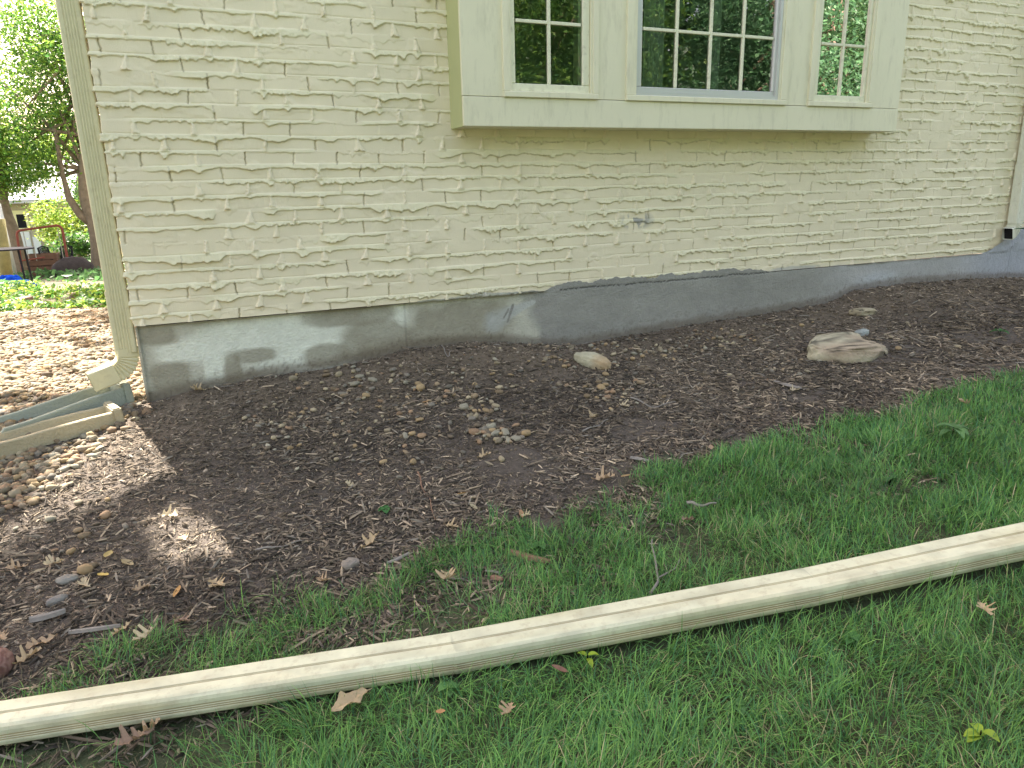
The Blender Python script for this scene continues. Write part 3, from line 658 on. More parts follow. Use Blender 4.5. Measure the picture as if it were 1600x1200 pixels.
# individual pebbles
pb = []
for kq in range(5):
    B, Fb = pebble_base(10+kq, I2, 1.1); pb.append(np.sign(B)*np.abs(B)**.85)
PEBM = {}
def pebble(px, py, size, tone, label, group, shape=None):
    p = og(px, py); k = rs.randint(5); t = rs.randint(5); key = (k, t)
    if key not in PEBM:
        c = stone_cols(1, 1.0)[0]*.95; PEBM[key] = mesh('pebble', pb[k], I2[1], M_stone, np.tile(c, (len(pb[k]), 1)), True)
    o = link('pebble', PEBM[key]); s = .98*size*min(1.4, .6+rs.gamma(2, .2))*np.array([rs.uniform(.85, 1.3), rs.uniform(.7, 1), rs.uniform(.45, .75)])
    o.scale = s; o.rotation_euler = (rs.normal(0, .2), rs.normal(0, .2), rs.uniform(0, 6.28)); o.location = (p[0], p[1], p[2]+s[2]*.5+.005)
    return tag(o, label, 'pebble', group)
def cluster(n, cx, cy, rx, ry, s0, s1, label, group):
    for _ in range(n):
        a = rs.uniform(0, 6.28); r = rs.rand()**.6; pebble(cx+rx*r*math.cos(a), cy+ry*r*math.sin(a), rs.uniform(s0, s1), 1, label, group)
cluster(50, 775, 680, 52, 17, .009, .018, 'tan pebble in the loose heap at the middle of the mulch bed', 'pebbles heaped in the middle of the mulch')
cluster(30, 755, 645, 35, 26, .009, .017, 'rounded tan pebble just behind the middle heap, nearer the foundation', 'pebbles behind the middle heap')
cluster(46, 960, 612, 55, 34, .008, .017, 'small grey tan pebble scattered around the elongated pale stone', 'pebbles around the elongated stone')
cluster(54, 555, 592, 125, 34, .010, .020, 'brown river pebble on the soil under the pale left half of the foundation', 'pebbles on soil below the left foundation')
cluster(36, 640, 700, 160, 50, .008, .015, 'lone pebble half sunk in dark mulch left of the middle heap', 'pebbles scattered left of the middle')
cluster(26, 1350, 520, 170, 50, .008, .016, 'small pale pebble on dark mulch near the big limestone', 'pebbles near the limestone')
cluster(22, 110, 830, 100, 75, .010, .02, 'rounded pebble in mulch below the splash blocks', 'pebbles below the splash blocks')
cluster(24, 860, 600, 130, 45, .007, .014, 'small brown pebble strewn over the soil between the heap and the elongated stone', 'pebbles strewn between heap and long stone')
cluster(10, 890, 542, 50, 5, .010, .018, 'whitish pebble tucked against the dark cement foundation', 'pebbles against the dark foundation')
X, Y = scatter(5200, .4, 3.4, -1.25, -.06); k = rs.rand(len(X)) < .45*sstep(.46, .68, fbm(X*1.9+5, Y*2.6, 211, 3))*sstep(-1.25, -.9, Y)+.02; X, Y = X[k], Y[k]
stones_stuff('gravel', X, Y, rs.gamma(4, .0026, len(X)).clip(.005, .017), stone_cols(len(X), 1.0), M_stone, 'dusty tan pea gravel strewn through the soil in the middle of the bed', sink=-.15)
# ------------------------------------------------------------ big rocks
def rock(name, px, py, dims, yaw, label, cat, colf, seed, tilt=(0, 0), ang=.55, sink=.2, box=.6, taper=0):
    p = og(px, py); V, F = I4; V = np.sign(V)*np.abs(V)**box; V = V/np.abs(V).max()
    V = V*(1+ang*(n3(V, 1.1, seed)-.5)+.28*(n3(V, 3, seed+5)-.5)+.17*(n3(V, 7, seed+9)-.5)+.09*(n3(V, 18, seed+11)-.5))[:, None]
    if taper: tf = 1-taper*np.clip(-V[:, 0]-.1, 0, 1)**1.3; V[:, 1] *= tf; V[:, 2] = (V[:, 2]-.5)*(1-.5*(1-tf))+.5; V[:, 2] -= .18*np.clip(V[:, 0], 0, 1)
    C = colf(V); V = V*np.array(dims)/2
    o = link(name, mesh(name, V, F, M_rock, C, True)); o.rotation_euler = (tilt[0], tilt[1], yaw); o.location = (p[0], p[1], p[2]+dims[2]*(.5-sink)); return tag(o, label, cat)
def two(c1, c2, seed, sc=1.5, hole=0):
    def f(V):
        m = sstep(.4, .6, n3(V, sc, seed))[:, None]; C = np.array(c1)*(1-m)+np.array(c2)*m
        h = sstep(.60, .68, n3(V, 7, seed+4))[:, None]*hole; return C*(1-h)+np.array([.05, .045, .035])*h
    return f
rock('limestone_rock', 1313, 556, (.50, .27, .125), .05, 'large craggy tan limestone rock lying on the mulch', 'rock', two((.50, .45, .32), (.44, .35, .25), 3, 1.3, .8), 21, (.1, .03), .75, .28, .42, .75)
rock('flat_rock', 1348, 492, (.19, .11, .055), .1, 'flat yellowish stone behind the big limestone, near the foundation', 'rock', two((.44, .38, .26), (.36, .30, .2), 5, 2, .8), 33, (0, .05), .4, .15)
rock('grey_stone', 1346, 523, (.10, .07, .04), .3, 'small flat pale grey stone between the limestone and the flat stone', 'rock', two((.36, .39, .37), (.30, .32, .31), 8), 43)
rock('long_stone', 925, 573, (.25, .10, .09), -1.15, 'elongated pale stone with an orange stained end beside the dark foundation', 'rock', lambda V: np.array([.50, .47, .34])*(1-sstep(.0, .7, V[:, 0]+.4*(n3(V, 3, 3)-.5)))[:, None]+np.array([.44, .33, .20])*sstep(.0, .7, V[:, 0]+.4*(n3(V, 3, 3)-.5))[:, None], 53, (0, .1), .3, .12, .95)
rock('granite_stone', -8, 1052, (.085, .10, .075), .2, 'reddish speckled stone at the left edge by the pipe', 'rock', two((.17, .085, .07), (.26, .16, .13), 12, 12), 63, (0, 0), .3, .1, .8)
rock('mulch_stone', 548, 885, (.055, .045, .03), .5, 'angular brown stone where mulch meets grass left of the bark strip', 'stone', two((.22, .19, .16), (.28, .24, .2), 13), 73)
rock('mulch_stone', 90, 942, (.055, .035, .025), .4, 'smooth grey oval stone below the yellow leaf', 'stone', two((.19, .18, .17), (.22, .21, .19), 14), 83, box=.9)
rock('mulch_stone', 106, 908, (.07, .04, .022), .1, 'flat grey stone left of the yellow leaf', 'stone', two((.22, .21, .19), (.25, .24, .21), 15), 93, box=.8)
# ------------------------------------------------------------ fallen leaves
OAK = [(0, .008), (.10, .008), (.17, .035), (.20, .13), (.255, .165), (.30, .06), (.36, .055), (.41, .20), (.47, .33), (.545, .35), (.53, .20), (.52, .075), (.60, .07), (.655, .20), (.73, .28), (.79, .27), (.77, .13), (.775, .065), (.85, .10), (.91, .13), (.93, .06), (1, .004)]
def oak_leaf(seed, L=.1, curl=.25):
    r = np.random.RandomState(seed); O = np.array(OAK); K = len(O); tm = np.maximum.accumulate(np.linspace(0, 1, K)*.25+O[:, 0]*.75); V = []
    k = {s: 1+.25*(n1(O[:, 0]*4, seed*7+s+3)-.5)*2 for s in (-1, 1)}; bow = r.uniform(-.12, .12)
    for i in range(K):
        for s in (-1, -.5, 0, .5, 1):
            sg = -1 if s < 0 else 1; a = abs(s); x = tm[i]*(1-a)+(O[i, 0]+.03*(k[sg][i]-1))*a; y = sg*a*(O[i, 1]*.9+.03*(O[i, 0] > .15))*k[sg][i]
            z = curl*(abs(y)**1.2)*1.1+curl*.5*(x-.5)**2+.06*math.sin(9*x+seed+s)*a+.05*math.sin(23*x+s*2)*a*abs(y)*3
            V.append((x-.5, y+bow*math.sin(x*math.pi), z))
    return np.array(V)*L, grid_faces(5, K)
def ovate_leaf(L=.07):
    K = 11; t = np.linspace(0, 1, K); w_ = .2*np.sin(t*math.pi)**.8+.004; V = []
    for i in range(K):
        for s in (-1, -.5, 0, .5, 1): V.append((t[i]-.5, s*w_[i], .35*abs(s*w_[i])+.25*(t[i]-.5)**2))
    return np.array(V)*L, grid_faces(5, K)
def crumple(L):
    K = 24; t = np.linspace(0, 1, K); V = []; r = np.random.RandomState(4)
    for i in range(K):
        w_ = .16*math.sin(min(1, t[i]*1.15)*math.pi)**.6*(.8+.5*r.rand())+.01
        for s in np.linspace(-1, 1, 7): V.append((t[i]-.5, s*w_, .25*abs(s)*w_*3*(.6+.5*math.sin(t[i]*14+s*3))+.03*r.rand()))
    return np.array(V)*L, grid_faces(7, K)
LEAFM = {}
DRY = [(.50, .39, .24), (.40, .30, .20), (.58, .49, .33), (.30, .21, .15), (.46, .34, .22)]
def fallen(px, py, kind, ci, size, where, extra=None):
    p = og(px, py); sd_ = rs.randint(1, 5) if kind == 'oak' else 0; key = (kind, sd_, ci if isinstance(ci, int) else str(ci))
    if key not in LEAFM:
        V, F = oak_leaf(sd_, 1.0, .5+.15*sd_) if kind == 'oak' else (ovate_leaf(1.0) if kind == 'ovate' else crumple(1.0))
        c = np.array(DRY[ci] if isinstance(ci, int) else ci); C = c*(.85+.3*n3(V, 6, 9))[:, None]; LEAFM[key] = mesh('leaf', V, F, M_leafdry, C, True)
    o = link('fallen_leaf', LEAFM[key]); o.scale = (size*.9,)*3; o.rotation_euler = (rs.normal(0, .22), rs.normal(0, .22), rs.uniform(0, 6.28)) if kind != 'crumple' else (.1, 0, .35)
    o.location = (p[0], p[1], p[2]+.012+(.03 if p[1] < grass_edge(p[0])-.02 else 0)); return tag(o, where, 'leaf', 'fallen dry leaves on the bed and lawn')
LV = [(310, 613, 'oak', 0, .10, 'tan oak leaf propped against the foot of the foundation near the corner'),
 (265, 812, 'oak', 2, .085, 'sunlit pale oak leaf at the top left of the small sun patch on the mulch'),
 (290, 846, 'oak', 2, .05, 'small sunlit leaf piece inside the small sun patch on the mulch'),
 (85, 886, 'oak', 2, .085, 'pale oak leaf with pointed lobes at left, above the grey stones'),
 (28, 892, 'oak', 4, .07, 'brownish oak leaf at the left edge above the grey stones'),
 (138, 918, 'oak', 2, .07, 'small cream oak leaf just under the yellow oval leaf'),
 (162, 904, 'ovate', (.55, .42, .12), .065, 'yellow oval leaf on dark mulch at lower left'),
 (170, 872, 'ovate', (.42, .34, .14), .07, 'thin olive yellow leaf just behind the yellow oval leaf'),
 (200, 885, 'ovate', (.34, .28, .16), .07, 'tan folded oval leaf right of the yellow oval leaf'),
 (278, 930, 'ovate', (.48, .27, .10), .055, 'orange oval leaf left of a forked oak leaf'),
 (222, 925, 'oak', 4, .055, 'crumpled pinkish leaf left of the orange oval leaf'),
 (340, 918, 'oak', 0, .10, 'long lobed tan oak leaf right of the orange oval leaf'),
 (232, 1012, 'oak', 2, .075, 'bright cream oak leaf standing in grass just above the pipe'),
 (192, 990, 'oak', 0, .07, 'tan leaf in the grass left of the bright cream oak leaf'),
 (283, 975, 'oak', 3, .08, 'brown curled oak leaf at the mulch edge above the pipe'),
 (68, 1010, 'oak', 4, .085, 'peach coloured oak leaf beside the reddish stone'),
 (45, 1034, 'oak', 0, .08, 'olive tan oak leaf touching the reddish stone'),
 (6, 1000, 'oak', 4, .06, 'pinkish leaf behind the reddish stone at the left edge'),
 (700, 922, 'oak', 0, .10, 'tan oak leaf on the grass close above the middle of the pipe'),
 (578, 853, 'oak', 0, .10, 'tan oak leaf on mulch left of the grass edge'),
 (508, 912, 'oak', 4, .065, 'small orange tan leaf at the grass edge beside the angular stone'),
 (705, 828, 'oak', 0, .065, 'narrow tan leaf standing up at the edge of the mulch'),
 (815, 808, 'ovate', (.40, .25, .14), .045, 'small brown leaf at the tip of a grass tuft'),
 (822, 823, 'oak', 2, .045, 'pale scrap of leaf in front of the small brown leaf'),
 (943, 753, 'oak', 4, .10, 'broad reddish tan leaf where mulch meets the lawn'),
 (977, 761, 'ovate', (.45, .30, .15), .06, 'oval tan leaf resting on grass next to the broad leaf'),
 (757, 717, 'oak', 0, .065, 'yellow tan leaf on mulch just below the pebble heap'),
 (764, 729, 'ovate', (.36, .30, .2), .045, 'short tan leaf right under the yellow tan leaf'),
 (722, 776, 'ovate', (.45, .28, .10), .045, 'orange brown leaf on mulch above the grass tufts'),
 (740, 797, 'ovate', (.44, .38, .24), .05, 'pale cupped leaf on mulch above the grass tufts'),
 (548, 762, 'oak', 2, .05, 'bent cream leaf on mulch at left of the thin twig'),
 (665, 632, 'ovate', (.45, .27, .13), .05, 'orange leaf on soil left of the pebble heap'),
 (925, 655, 'oak', 0, .07, 'tan leaf lying among the pebbles below the elongated stone'),
 (975, 638, 'oak', 2, .07, 'pale lobed leaf right of the pebbles below the elongated stone'),
 (1092, 612, 'oak', 4, .06, 'orange tan leaf on mulch left of the big limestone'),
 (1170, 527, 'ovate', (.36, .24, .17), .06, 'brown leaf on the bed between the two largest stones'),
 (1075, 831, 'oak', 3, .06, 'upright brown leaf on the lawn right of the straight stick'),
 (1505, 645, 'oak', 4, .07, 'tan leaf on the upper right lawn behind the seedling'),
 (1520, 607, 'ovate', (.44, .30, .18), .06, 'small tan leaf at the far lawn edge'),
 (1240, 614, 'oak', 2, .06, 'cream curled leaf on mulch in front of the big limestone'),
 (1110, 715, 'ovate', (.44, .30, .2), .05, 'small tan leaf on mulch by the far grass edge'),
 (793, 1134, 'oak', 4, .055, 'folded pinkish tan leaf deep in the grass below the pipe'),
 (690, 1137, 'ovate', (.46, .25, .12), .03, 'tiny orange leaf scrap in the grass below the pipe'),
 (1055, 972, 'oak', 3, .085, 'brown leaf tucked under the near side of the pipe'),
 (875, 1070, 'ovate', (.30, .16, .12), .05, 'slim red brown leaf in the lower lawn'),
 (1450, 905, 'oak', 3, .06, 'brown leaf in the grass near the right end of the pipe'),
 (1500, 903, 'oak', 3, .06, 'dark curled leaf just right of the brown leaf by the pipe'),
 (1535, 975, 'oak', 0, .06, 'thin pale leaf in the lawn at lower right'),
 (215, 1180, 'oak', 3, .09, 'brown oak leaf on bare soil at the bottom left corner'),
 (238, 1168, 'oak', 4, .07, 'reddish brown leaf leaning on another at the bottom left corner'),
 (553, 1118, 'crumple', 0, .12, 'large crumpled tan leaf with a long stem on the grass below the pipe')]
for l in LV: fallen(*l)
# ------------------------------------------------------------ twigs, bark, wood pieces
def twig(pxs, rad, name, label, cat='twig', lift=.012, mt=None, branches=()):
    P = np.array([og(*p) for p in pxs]); P[:, 2] += lift
    s = np.linspace(0, 1, 14); Q = np.stack([np.interp(s, np.linspace(0, 1, len(P)), P[:, k]) for k in range(3)], -1)
    Q[:, 2] += .004*np.sin(s*9); Q[:, 0] += .003*np.sin(s*13); mb = MB(); mb.tube(Q, rad*(1.1-.6*s), 6)
    for b in branches:
        P2 = np.array([og(*p) for p in b]); P2[:, 2] += lift; mb.tube(P2, np.linspace(rad*.7, rad*.35, len(P2)), 5)
    V, F, C = mb.get(); return thing_mesh(name, V, F, mt or M_twig, label, cat, loc=tuple(P[0]))
M_grey = mat('grey_wood', (.26, .235, .21), .9, noise=.25, nscale=40)
M_red = mat('brown_bark', (.25, .15, .10), .9, noise=.3, nscale=40)
twig([(653, 742), (660, 765), (672, 785), (680, 818)], .003, 'twig', 'thin reddish twig lying in the mulch above the grass tufts', mt=M_red)
twig([(1072, 803), (1095, 806), (1118, 804)], .0055, 'twig', 'short straight grey stick on the lawn above the pipe', mt=M_grey, lift=.04)
twig([(1015, 945), (1030, 925), (1020, 880), (1018, 860)], .004, 'twig', 'forked grey twig in the grass above the pipe', mt=M_grey, lift=.035, branches=[[(1028, 920), (1055, 905), (1062, 890)]])
twig([(985, 585+40), (1020, 640), (1055, 632)], .004, 'twig', 'grey twig on mulch right of the pebbles', mt=M_grey)
twig([(910, 678), (935, 668), (950, 660)], .0035, 'twig', 'slender grey twig on mulch below the pebbles', mt=M_grey)
twig([(400, 865), (440, 858), (475, 850)], .0035, 'twig', 'grey twig at right of the small sun patch', mt=M_grey)
twig([(690, 458+85), (700, 560), (705, 552)], .003, 'twig', 'short root sticking out by the foundation', mt=M_grey)
def slab(pxs, wd, th, name, label, mt):
    P = np.array([og(*p) for p in pxs]); s = np.linspace(0, 1, 10); Q = np.stack([np.interp(s, np.linspace(0, 1, len(P)), P[:, k]) for k in range(3)], -1); d = unit(Q[-1]-Q[0]); n = np.array([-d[1], d[0], 0])
    V = []
    for i, q in enumerate(Q):
        w_ = wd*(.35+.65*math.sin(math.pi*min(1, s[i]*.8+.18)))*(1+.2*rs.normal()*.4)
        V += [q+n*w_*a+np.array([0, 0, .012+th*b]) for a, b in ((-.5, 0), (-.3, .8), (0, 1), (.35, .7), (.5, 0))]
    V = np.array(V); k = 5; i = np.arange(9)[:, None]*k; j = np.arange(k)[None]; j2 = (j+1) % k; F = np.stack([i+j, i+j2, i+k+j2, i+k+j], -1).reshape(-1, 4)
    return thing_mesh(name, V, [F, np.array([np.arange(5)[::-1], 45+np.arange(5)])], mt, label, 'wood', loc=tuple(Q[0]))
slab([(796, 868), (830, 878), (862, 886)], .03, .012, 'bark_strip', 'long brown bark strip at the mulch and grass boundary', M_red)
slab([(48, 976), (75, 970), (104, 962)], .028, .014, 'wood_chunk', 'grey driftwood like chunk on the mulch near the reddish stone', M_grey)
slab([(110, 995), (150, 990), (190, 985)], .016, .01, 'wood_chunk', 'long thin grey wood sliver at the grass edge lower left', M_grey)
slab([(640, 870), (620, 880), (605, 886)], .014, .006, 'wood_chunk', 'grey wood splinter on the mulch right of the angular stone', M_grey)
slab([(1210, 600), (1232, 606), (1252, 611)], .03, .008, 'wood_chunk', 'flat grey wood chip on mulch left of the limestone front', M_grey)
slab([(985, 1090-370), (1000, 722), (1015, 726)], .02, .008, 'wood_chunk', 'small grey chip on mulch by the lawn corner', M_grey)
slab([(768, 908), (776, 909), (786, 912)], .022, .008, 'wood_chunk', 'square reddish chip in the thin grass above the pipe', M_red)
# ------------------------------------------------------------ grass
def blades(name, X, Y, L, W, cols, label, cat='grass', zoff=0, lean=1.12):
    n = len(X); Z = ground(X, Y)+zoff; yaw = rs.uniform(0, 6.28, n)+0*X
    flow = n2(X*5, Y*5, 66)*12.6; yaw = np.where(rs.rand(n) < .55, flow+rs.normal(0, .7, n), yaw)
    b = np.abs(rs.normal(lean, .5, n)).clip(.1, 1.9); T = [0, .35, .7, 1.0]; wv = [1, .95, .7, .08]
    V = np.zeros((n, 8, 3)); x = np.zeros(n); z = np.zeros(n); prev = 0
    sx, sy = np.cos(yaw), np.sin(yaw)
    for k, (t, wk) in enumerate(zip(T, wv)):
        dt = t-prev; a = b*(t*.9+.12); x = x+np.sin(a)*dt*L; z = z+np.cos(a)*dt*L; prev = t
        for q, sgn in enumerate((-1, 1)):
            V[:, 2*k+q, 0] = X+sx*x-sy*sgn*W*wk/2; V[:, 2*k+q, 1] = Y+sy*x+sx*sgn*W*wk/2; V[:, 2*k+q, 2] = Z+np.maximum(z, .004)
    f = np.array([[0, 1, 3, 2], [2, 3, 5, 4], [4, 5, 7, 6]]); F = (f[None]+(np.arange(n)*8)[:, None, None]).reshape(-1, 4)
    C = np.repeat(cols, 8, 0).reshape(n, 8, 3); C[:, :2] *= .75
    return V, F, C.reshape(-1, 3)
def grass_cols(n, X, Y):
    pal = np.array([[.14, .305, .085], [.095, .235, .075], [.195, .38, .095], [.08, .21, .095], [.23, .39, .11], [.42, .37, .22]])
    straw = .03+.09*(n2(X*3, Y*3, 99) > .6)
    k = rs.choice(5, n, p=[.32, .26, .2, .14, .08]); k = np.where(rs.rand(n) < straw, 5, k)
    return pal[k]*rs.uniform(.75, 1.4, (n, 1))*(.75+.55*fbm(X*2.2, Y*2.2, 98, 3))[:, None]
X, Y = scatter(520000, -1.2, 7.0, -4.0, -1.0); e = grass_edge(X)
ragged = .10*(n2(X*4, Y*4, 70)-.5)+.12*(n2(X*11, Y*11, 71)-.5)
inside = sstep(.02, -.08, Y-e+ragged)
pipe_y = PY(X); band = (Y > pipe_y)          # thin worn grass between bed and pipe on the left half
thin = np.where(band & (X < 2.6), .12+.88*sstep(.36, .58, fbm(X*3.2, Y*3.2, 72, 3)+.16*sstep(.2, 2.0, X)+.12*sstep(.5, 0, X)), 1)
dens = inside*thin*(.78+.22*sstep(.3, .55, fbm(X*6, Y*6, 73, 3)))
dens *= np.where((X < .35) & (Y < pipe_y), .07+.93*sstep(.0, .55, X), 1)
dd = np.hypot(X-CAM[0], Y-CAM[1]); dens *= np.clip(2.9/dd, .5, 1)
under = np.abs(Y-pipe_y) < .052
k = (rs.rand(len(X)) < dens) & ~under; X, Y = X[k], Y[k]; dd = np.hypot(X-CAM[0], Y-CAM[1])
L = rs.uniform(.028, .085, len(X))*(.75+.5*n2(X*8, Y*8, 74)); pn = np.abs(Y-PY(X)); L *= np.where((Y < PY(X)) & (pn < .12), 1.15, 1)
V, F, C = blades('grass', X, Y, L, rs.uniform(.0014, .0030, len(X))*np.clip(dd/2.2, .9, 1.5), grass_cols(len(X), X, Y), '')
# blades that would cut through the pipe are pulled back
vx, vy, vz = V[..., 0], V[..., 1], V[..., 2]; d = vy-PY(vx); hit = (np.abs(d) < .055) & (vz < PZ(vx)+.04); bad = hit.any(1)
keepb = ~bad | (rs.rand(len(bad)) < .0); V = V[keepb]; n = len(V); C = C.reshape(-1, 8, 3)[keepb].reshape(-1, 3)
f = np.array([[0, 1, 3, 2], [2, 3, 5, 4], [4, 5, 7, 6]]); F = (f[None]+(np.arange(n)*8)[:, None, None]).reshape(-1, 4)
thing_mesh('grass', V, F, M_grass, 'green lawn grass in front of the mulch bed', 'grass', kind='stuff', col=C)
X, Y = scatter(60000, -.8, 6.0, -4.0, -1.0); k = (Y < grass_edge(X)+.05) & (np.abs(Y-PY(X)) > .06); X, Y = X[k], Y[k]
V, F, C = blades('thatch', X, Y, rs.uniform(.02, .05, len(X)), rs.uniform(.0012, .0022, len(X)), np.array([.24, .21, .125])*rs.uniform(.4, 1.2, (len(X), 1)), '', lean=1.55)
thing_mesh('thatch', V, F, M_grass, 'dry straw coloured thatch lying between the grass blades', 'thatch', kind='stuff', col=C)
# ------------------------------------------------------------ small plants
def plant(px, py, n, L, W, col, name, label, hgt=.03, cat='seedling', at=None, droop=.4, group=None):
    p = og(px, py) if at is None else np.array(at); mb = MB(); K = 7; t = np.linspace(0, 1, K)
    st = MB(); st.tube([p, p+np.array([0, 0, hgt])], .0018, 5)
    root = empty(name, tuple(p), label, cat, group); mbpart('stem', st, M_leafg, root)
    for k in range(n):
        a = k*2.4+rs.uniform(-.3, .3); d = np.array([math.cos(a), math.sin(a), 0]); s = np.array([-d[1], d[0], 0]); V = []; b = p+np.array([0, 0, hgt*rs.uniform(.7, 1)]); Lk = L*rs.uniform(.75, 1.15)
        for ti in t:
            c = b+d*Lk*ti+np.array([0, 0, Lk*(.45*ti-droop*ti*ti*1.4)]); w_ = W*math.sin(math.pi*min(1, ti*.93+.05))**.8
            for q in (-1, 0, 1): V.append(c+s*w_*q/2+np.array([0, 0, abs(q)*w_*.2]))
        mb.add(V, grid_faces(3, K), np.array(col)*rs.uniform(.8, 1.2))
    mbpart('foliage', mb, M_leafg, root, True, True); return root
M_leafg = mat('seedling_leaf', attr=True, rough=.5, transl=.3)
plant(1487, 690, 8, .085, .03, (.13, .26, .09), 'seedling', 'broad leaved seedling standing in the right lawn above the pipe', .06)
plant(602, 800, 5, .032, .03, (.07, .20, .06), 'clover', 'small round leaved clover sprig in the mulch', .012, 'weed')
plant(1528, 1172, 5, .030, .022, (.26, .38, .04), 'seedling', 'bright yellow green leaf sprout at the bottom right of the lawn', .045)
plant(1562, 524, 4, .07, .03, (.05, .15, .04), 'weed', 'small dark green weed on the mulch at far right', .03, 'weed')
plant(842, 866, 7, .03, .028, (.09, .22, .06), 'clover', 'clover like weed among thin grass above the bark strip', .035, 'weed')
plant(918, 1048, 3, .03, .014, (.30, .42, .04), 'seedling', 'tiny yellow green sprout just below the pipe', .045)
[plant((x), (y), 6, .026, .024, (.10, .24, .07), 'clover', lb, .03, 'weed') for x, y, lb in ((1150, 1120, 'clover clump in the lower lawn right of centre'), (700, 1090, 'clover clump on the lawn below the middle of the pipe'), (1330, 1010, 'clover clump on the lawn at lower right'), (1390, 760, 'clover clump on the upper right lawn above the pipe'))]
plant(1283, 928, 1, .001, .001, (.2, .3, .05), 'weed', 'short stem by the pipe seam', .01) if False else None
plant(0, 0, 9, .13, .022, (.04, .16, .03), 'shrub', 'narrow leaved green shrub tip beside the right downspout', .3, 'shrub', at=tuple(wall(1607, 408, -.35)), droop=.25)
# ------------------------------------------------------------ background yard
pA, pB = og(-30, 492), og(48, 474); pC, pD = og(108, 470), og(168, 463)
M_timb = mat('old_timber', (.30, .23, .19), .9, noise=.25, nscale=12)
def timber(a, b, label):
    a, b = a.copy(), b.copy(); d = unit(b-a); n = np.array([-d[1], d[0], 0]); mb = MB(); h = .09; wd = .09
    V = [q+n*s*wd/2+np.array([0, 0, z]) for q in (a, b) for s, z in ((-1, -.05), (1, -.05), (1, h), (-1, h))]
    bm = bmesh.new(); vs = [bm.verts.new(Vector(v)) for v in V]
    for f in ((0, 1, 2, 3), (7, 6, 5, 4), (0, 4, 5, 1), (1, 5, 6, 2), (2, 6, 7, 3), (3, 7, 4, 0)): bm.faces.new([vs[k] for k in f])
    bmesh.ops.recalc_face_normals(bm, faces=bm.faces); bmesh.ops.bevel(bm, geom=list(bm.edges), offset=.01, segments=1, affect='EDGES'); mb.bm(bm)
    V, F, _ = mb.get(); thing_mesh('edging_timber', V, F, M_timb, label, 'edging', 'timbers edging the gravel', loc=tuple(a))
timber(pA, pB, 'weathered edging timber at the far left of the gravel bed'); timber(pC, pD, 'weathered edging timber behind the left downspout, half covered by gravel')
# leafy plants
LB = np.array([(-.5, 0, 0), (0, -.28, .06), (.5, 0, 0), (0, .28, .06)]); LF = np.array([[0, 1, 2, 3]])
def leaves(P, size, cols, flat=.6):
    n = len(P); Mx = rotm(rs.uniform(0, 6.28, n), rs.normal(0, flat, n), rs.normal(0, flat, n))*(size[:, None, None] if np.ndim(size) else size)
    return batch(LB, LF, P, Mx, cols)
X = rs.uniform(-3.6, .1, 22000); Y = rs.uniform(4.3, 9, 22000); k = rs.rand(len(X)) < sstep(.52, .68, fbm(X*1.6, Y*1.2, 140, 3)+.15*np.exp(-((Y-5.6)/1.0)**2)); X, Y = X[k], Y[k]
Z = ground(X, Y)+rs.uniform(0, .22, len(X))*n2(X*3, Y*3, 141)+.01
pal = np.array([[.10, .24, .05], [.20, .34, .05], [.07, .18, .05], [.28, .38, .06]]); V, F, C = leaves(np.stack([X, Y, Z], -1), rs.uniform(.04, .09, len(X)), pal[rs.randint(0, 4, len(X))]*rs.uniform(.8, 1.2, (len(X), 1)))
thing_mesh('ground_cover', V, F, M_leaf, 'bright green low weeds growing beyond the gravel bed', 'weeds', kind='stuff', col=C)
X = rs.uniform(-12, 4, 30000); Y = rs.uniform(9, 30, 30000); k = rs.rand(len(X)) < sstep(.42, .6, fbm(X*.8, Y*.5, 150, 3)); X, Y = X[k], Y[k]; Z = ground(X, Y)+rs.uniform(0, .15, len(X))
V, F, C = leaves(np.stack([X, Y, Z], -1), rs.uniform(.08, .2, len(X)), np.array([.08, .18, .06])*rs.uniform(.6, 1.5, (len(X), 1)))
thing_mesh('yard_plants', V, F, M_leaf, 'patchy green ground plants across the shaded back yard', 'weeds', kind='stuff', col=C)
# blue tarp
tp = og(8, 452); u = np.linspace(-.5, .5, 46); A, B = np.meshgrid(u, u); rr_ = np.hypot(A, B)
Zt = (np.clip(.5-rr_, 0, 1)**.5)*.30*(.5+fbm(A*5+3, B*5, 160, 3))+.05*np.abs(np.sin(A*22+8*fbm(A*3, B*3, 162)))
V = np.stack([A*.9*(1+.3*fbm(A*3, B*3, 161)), B*.9, Zt*(rr_ < .52)], -1).reshape(-1, 3)
M_tarp = mat('blue_tarp', (.004, .022, .17), 1, spec=0)
o = thing_mesh('tarp', V, grid_faces(46, 46), M_tarp, 'crumpled blue tarp lying in the yard at far left', 'tarp', smooth=False); o.location = (tp[0]-.1, tp[1]+.1, tp[2]-.02)
def at(px, y, z): # point at world y on pixel column px, at height z
    q = wall(px, 400, y); return np.array([q[0], y, z])
def gy(px, y): q = wall(px, 400, y); return np.array([q[0], y, float(ground(q[0], y))])
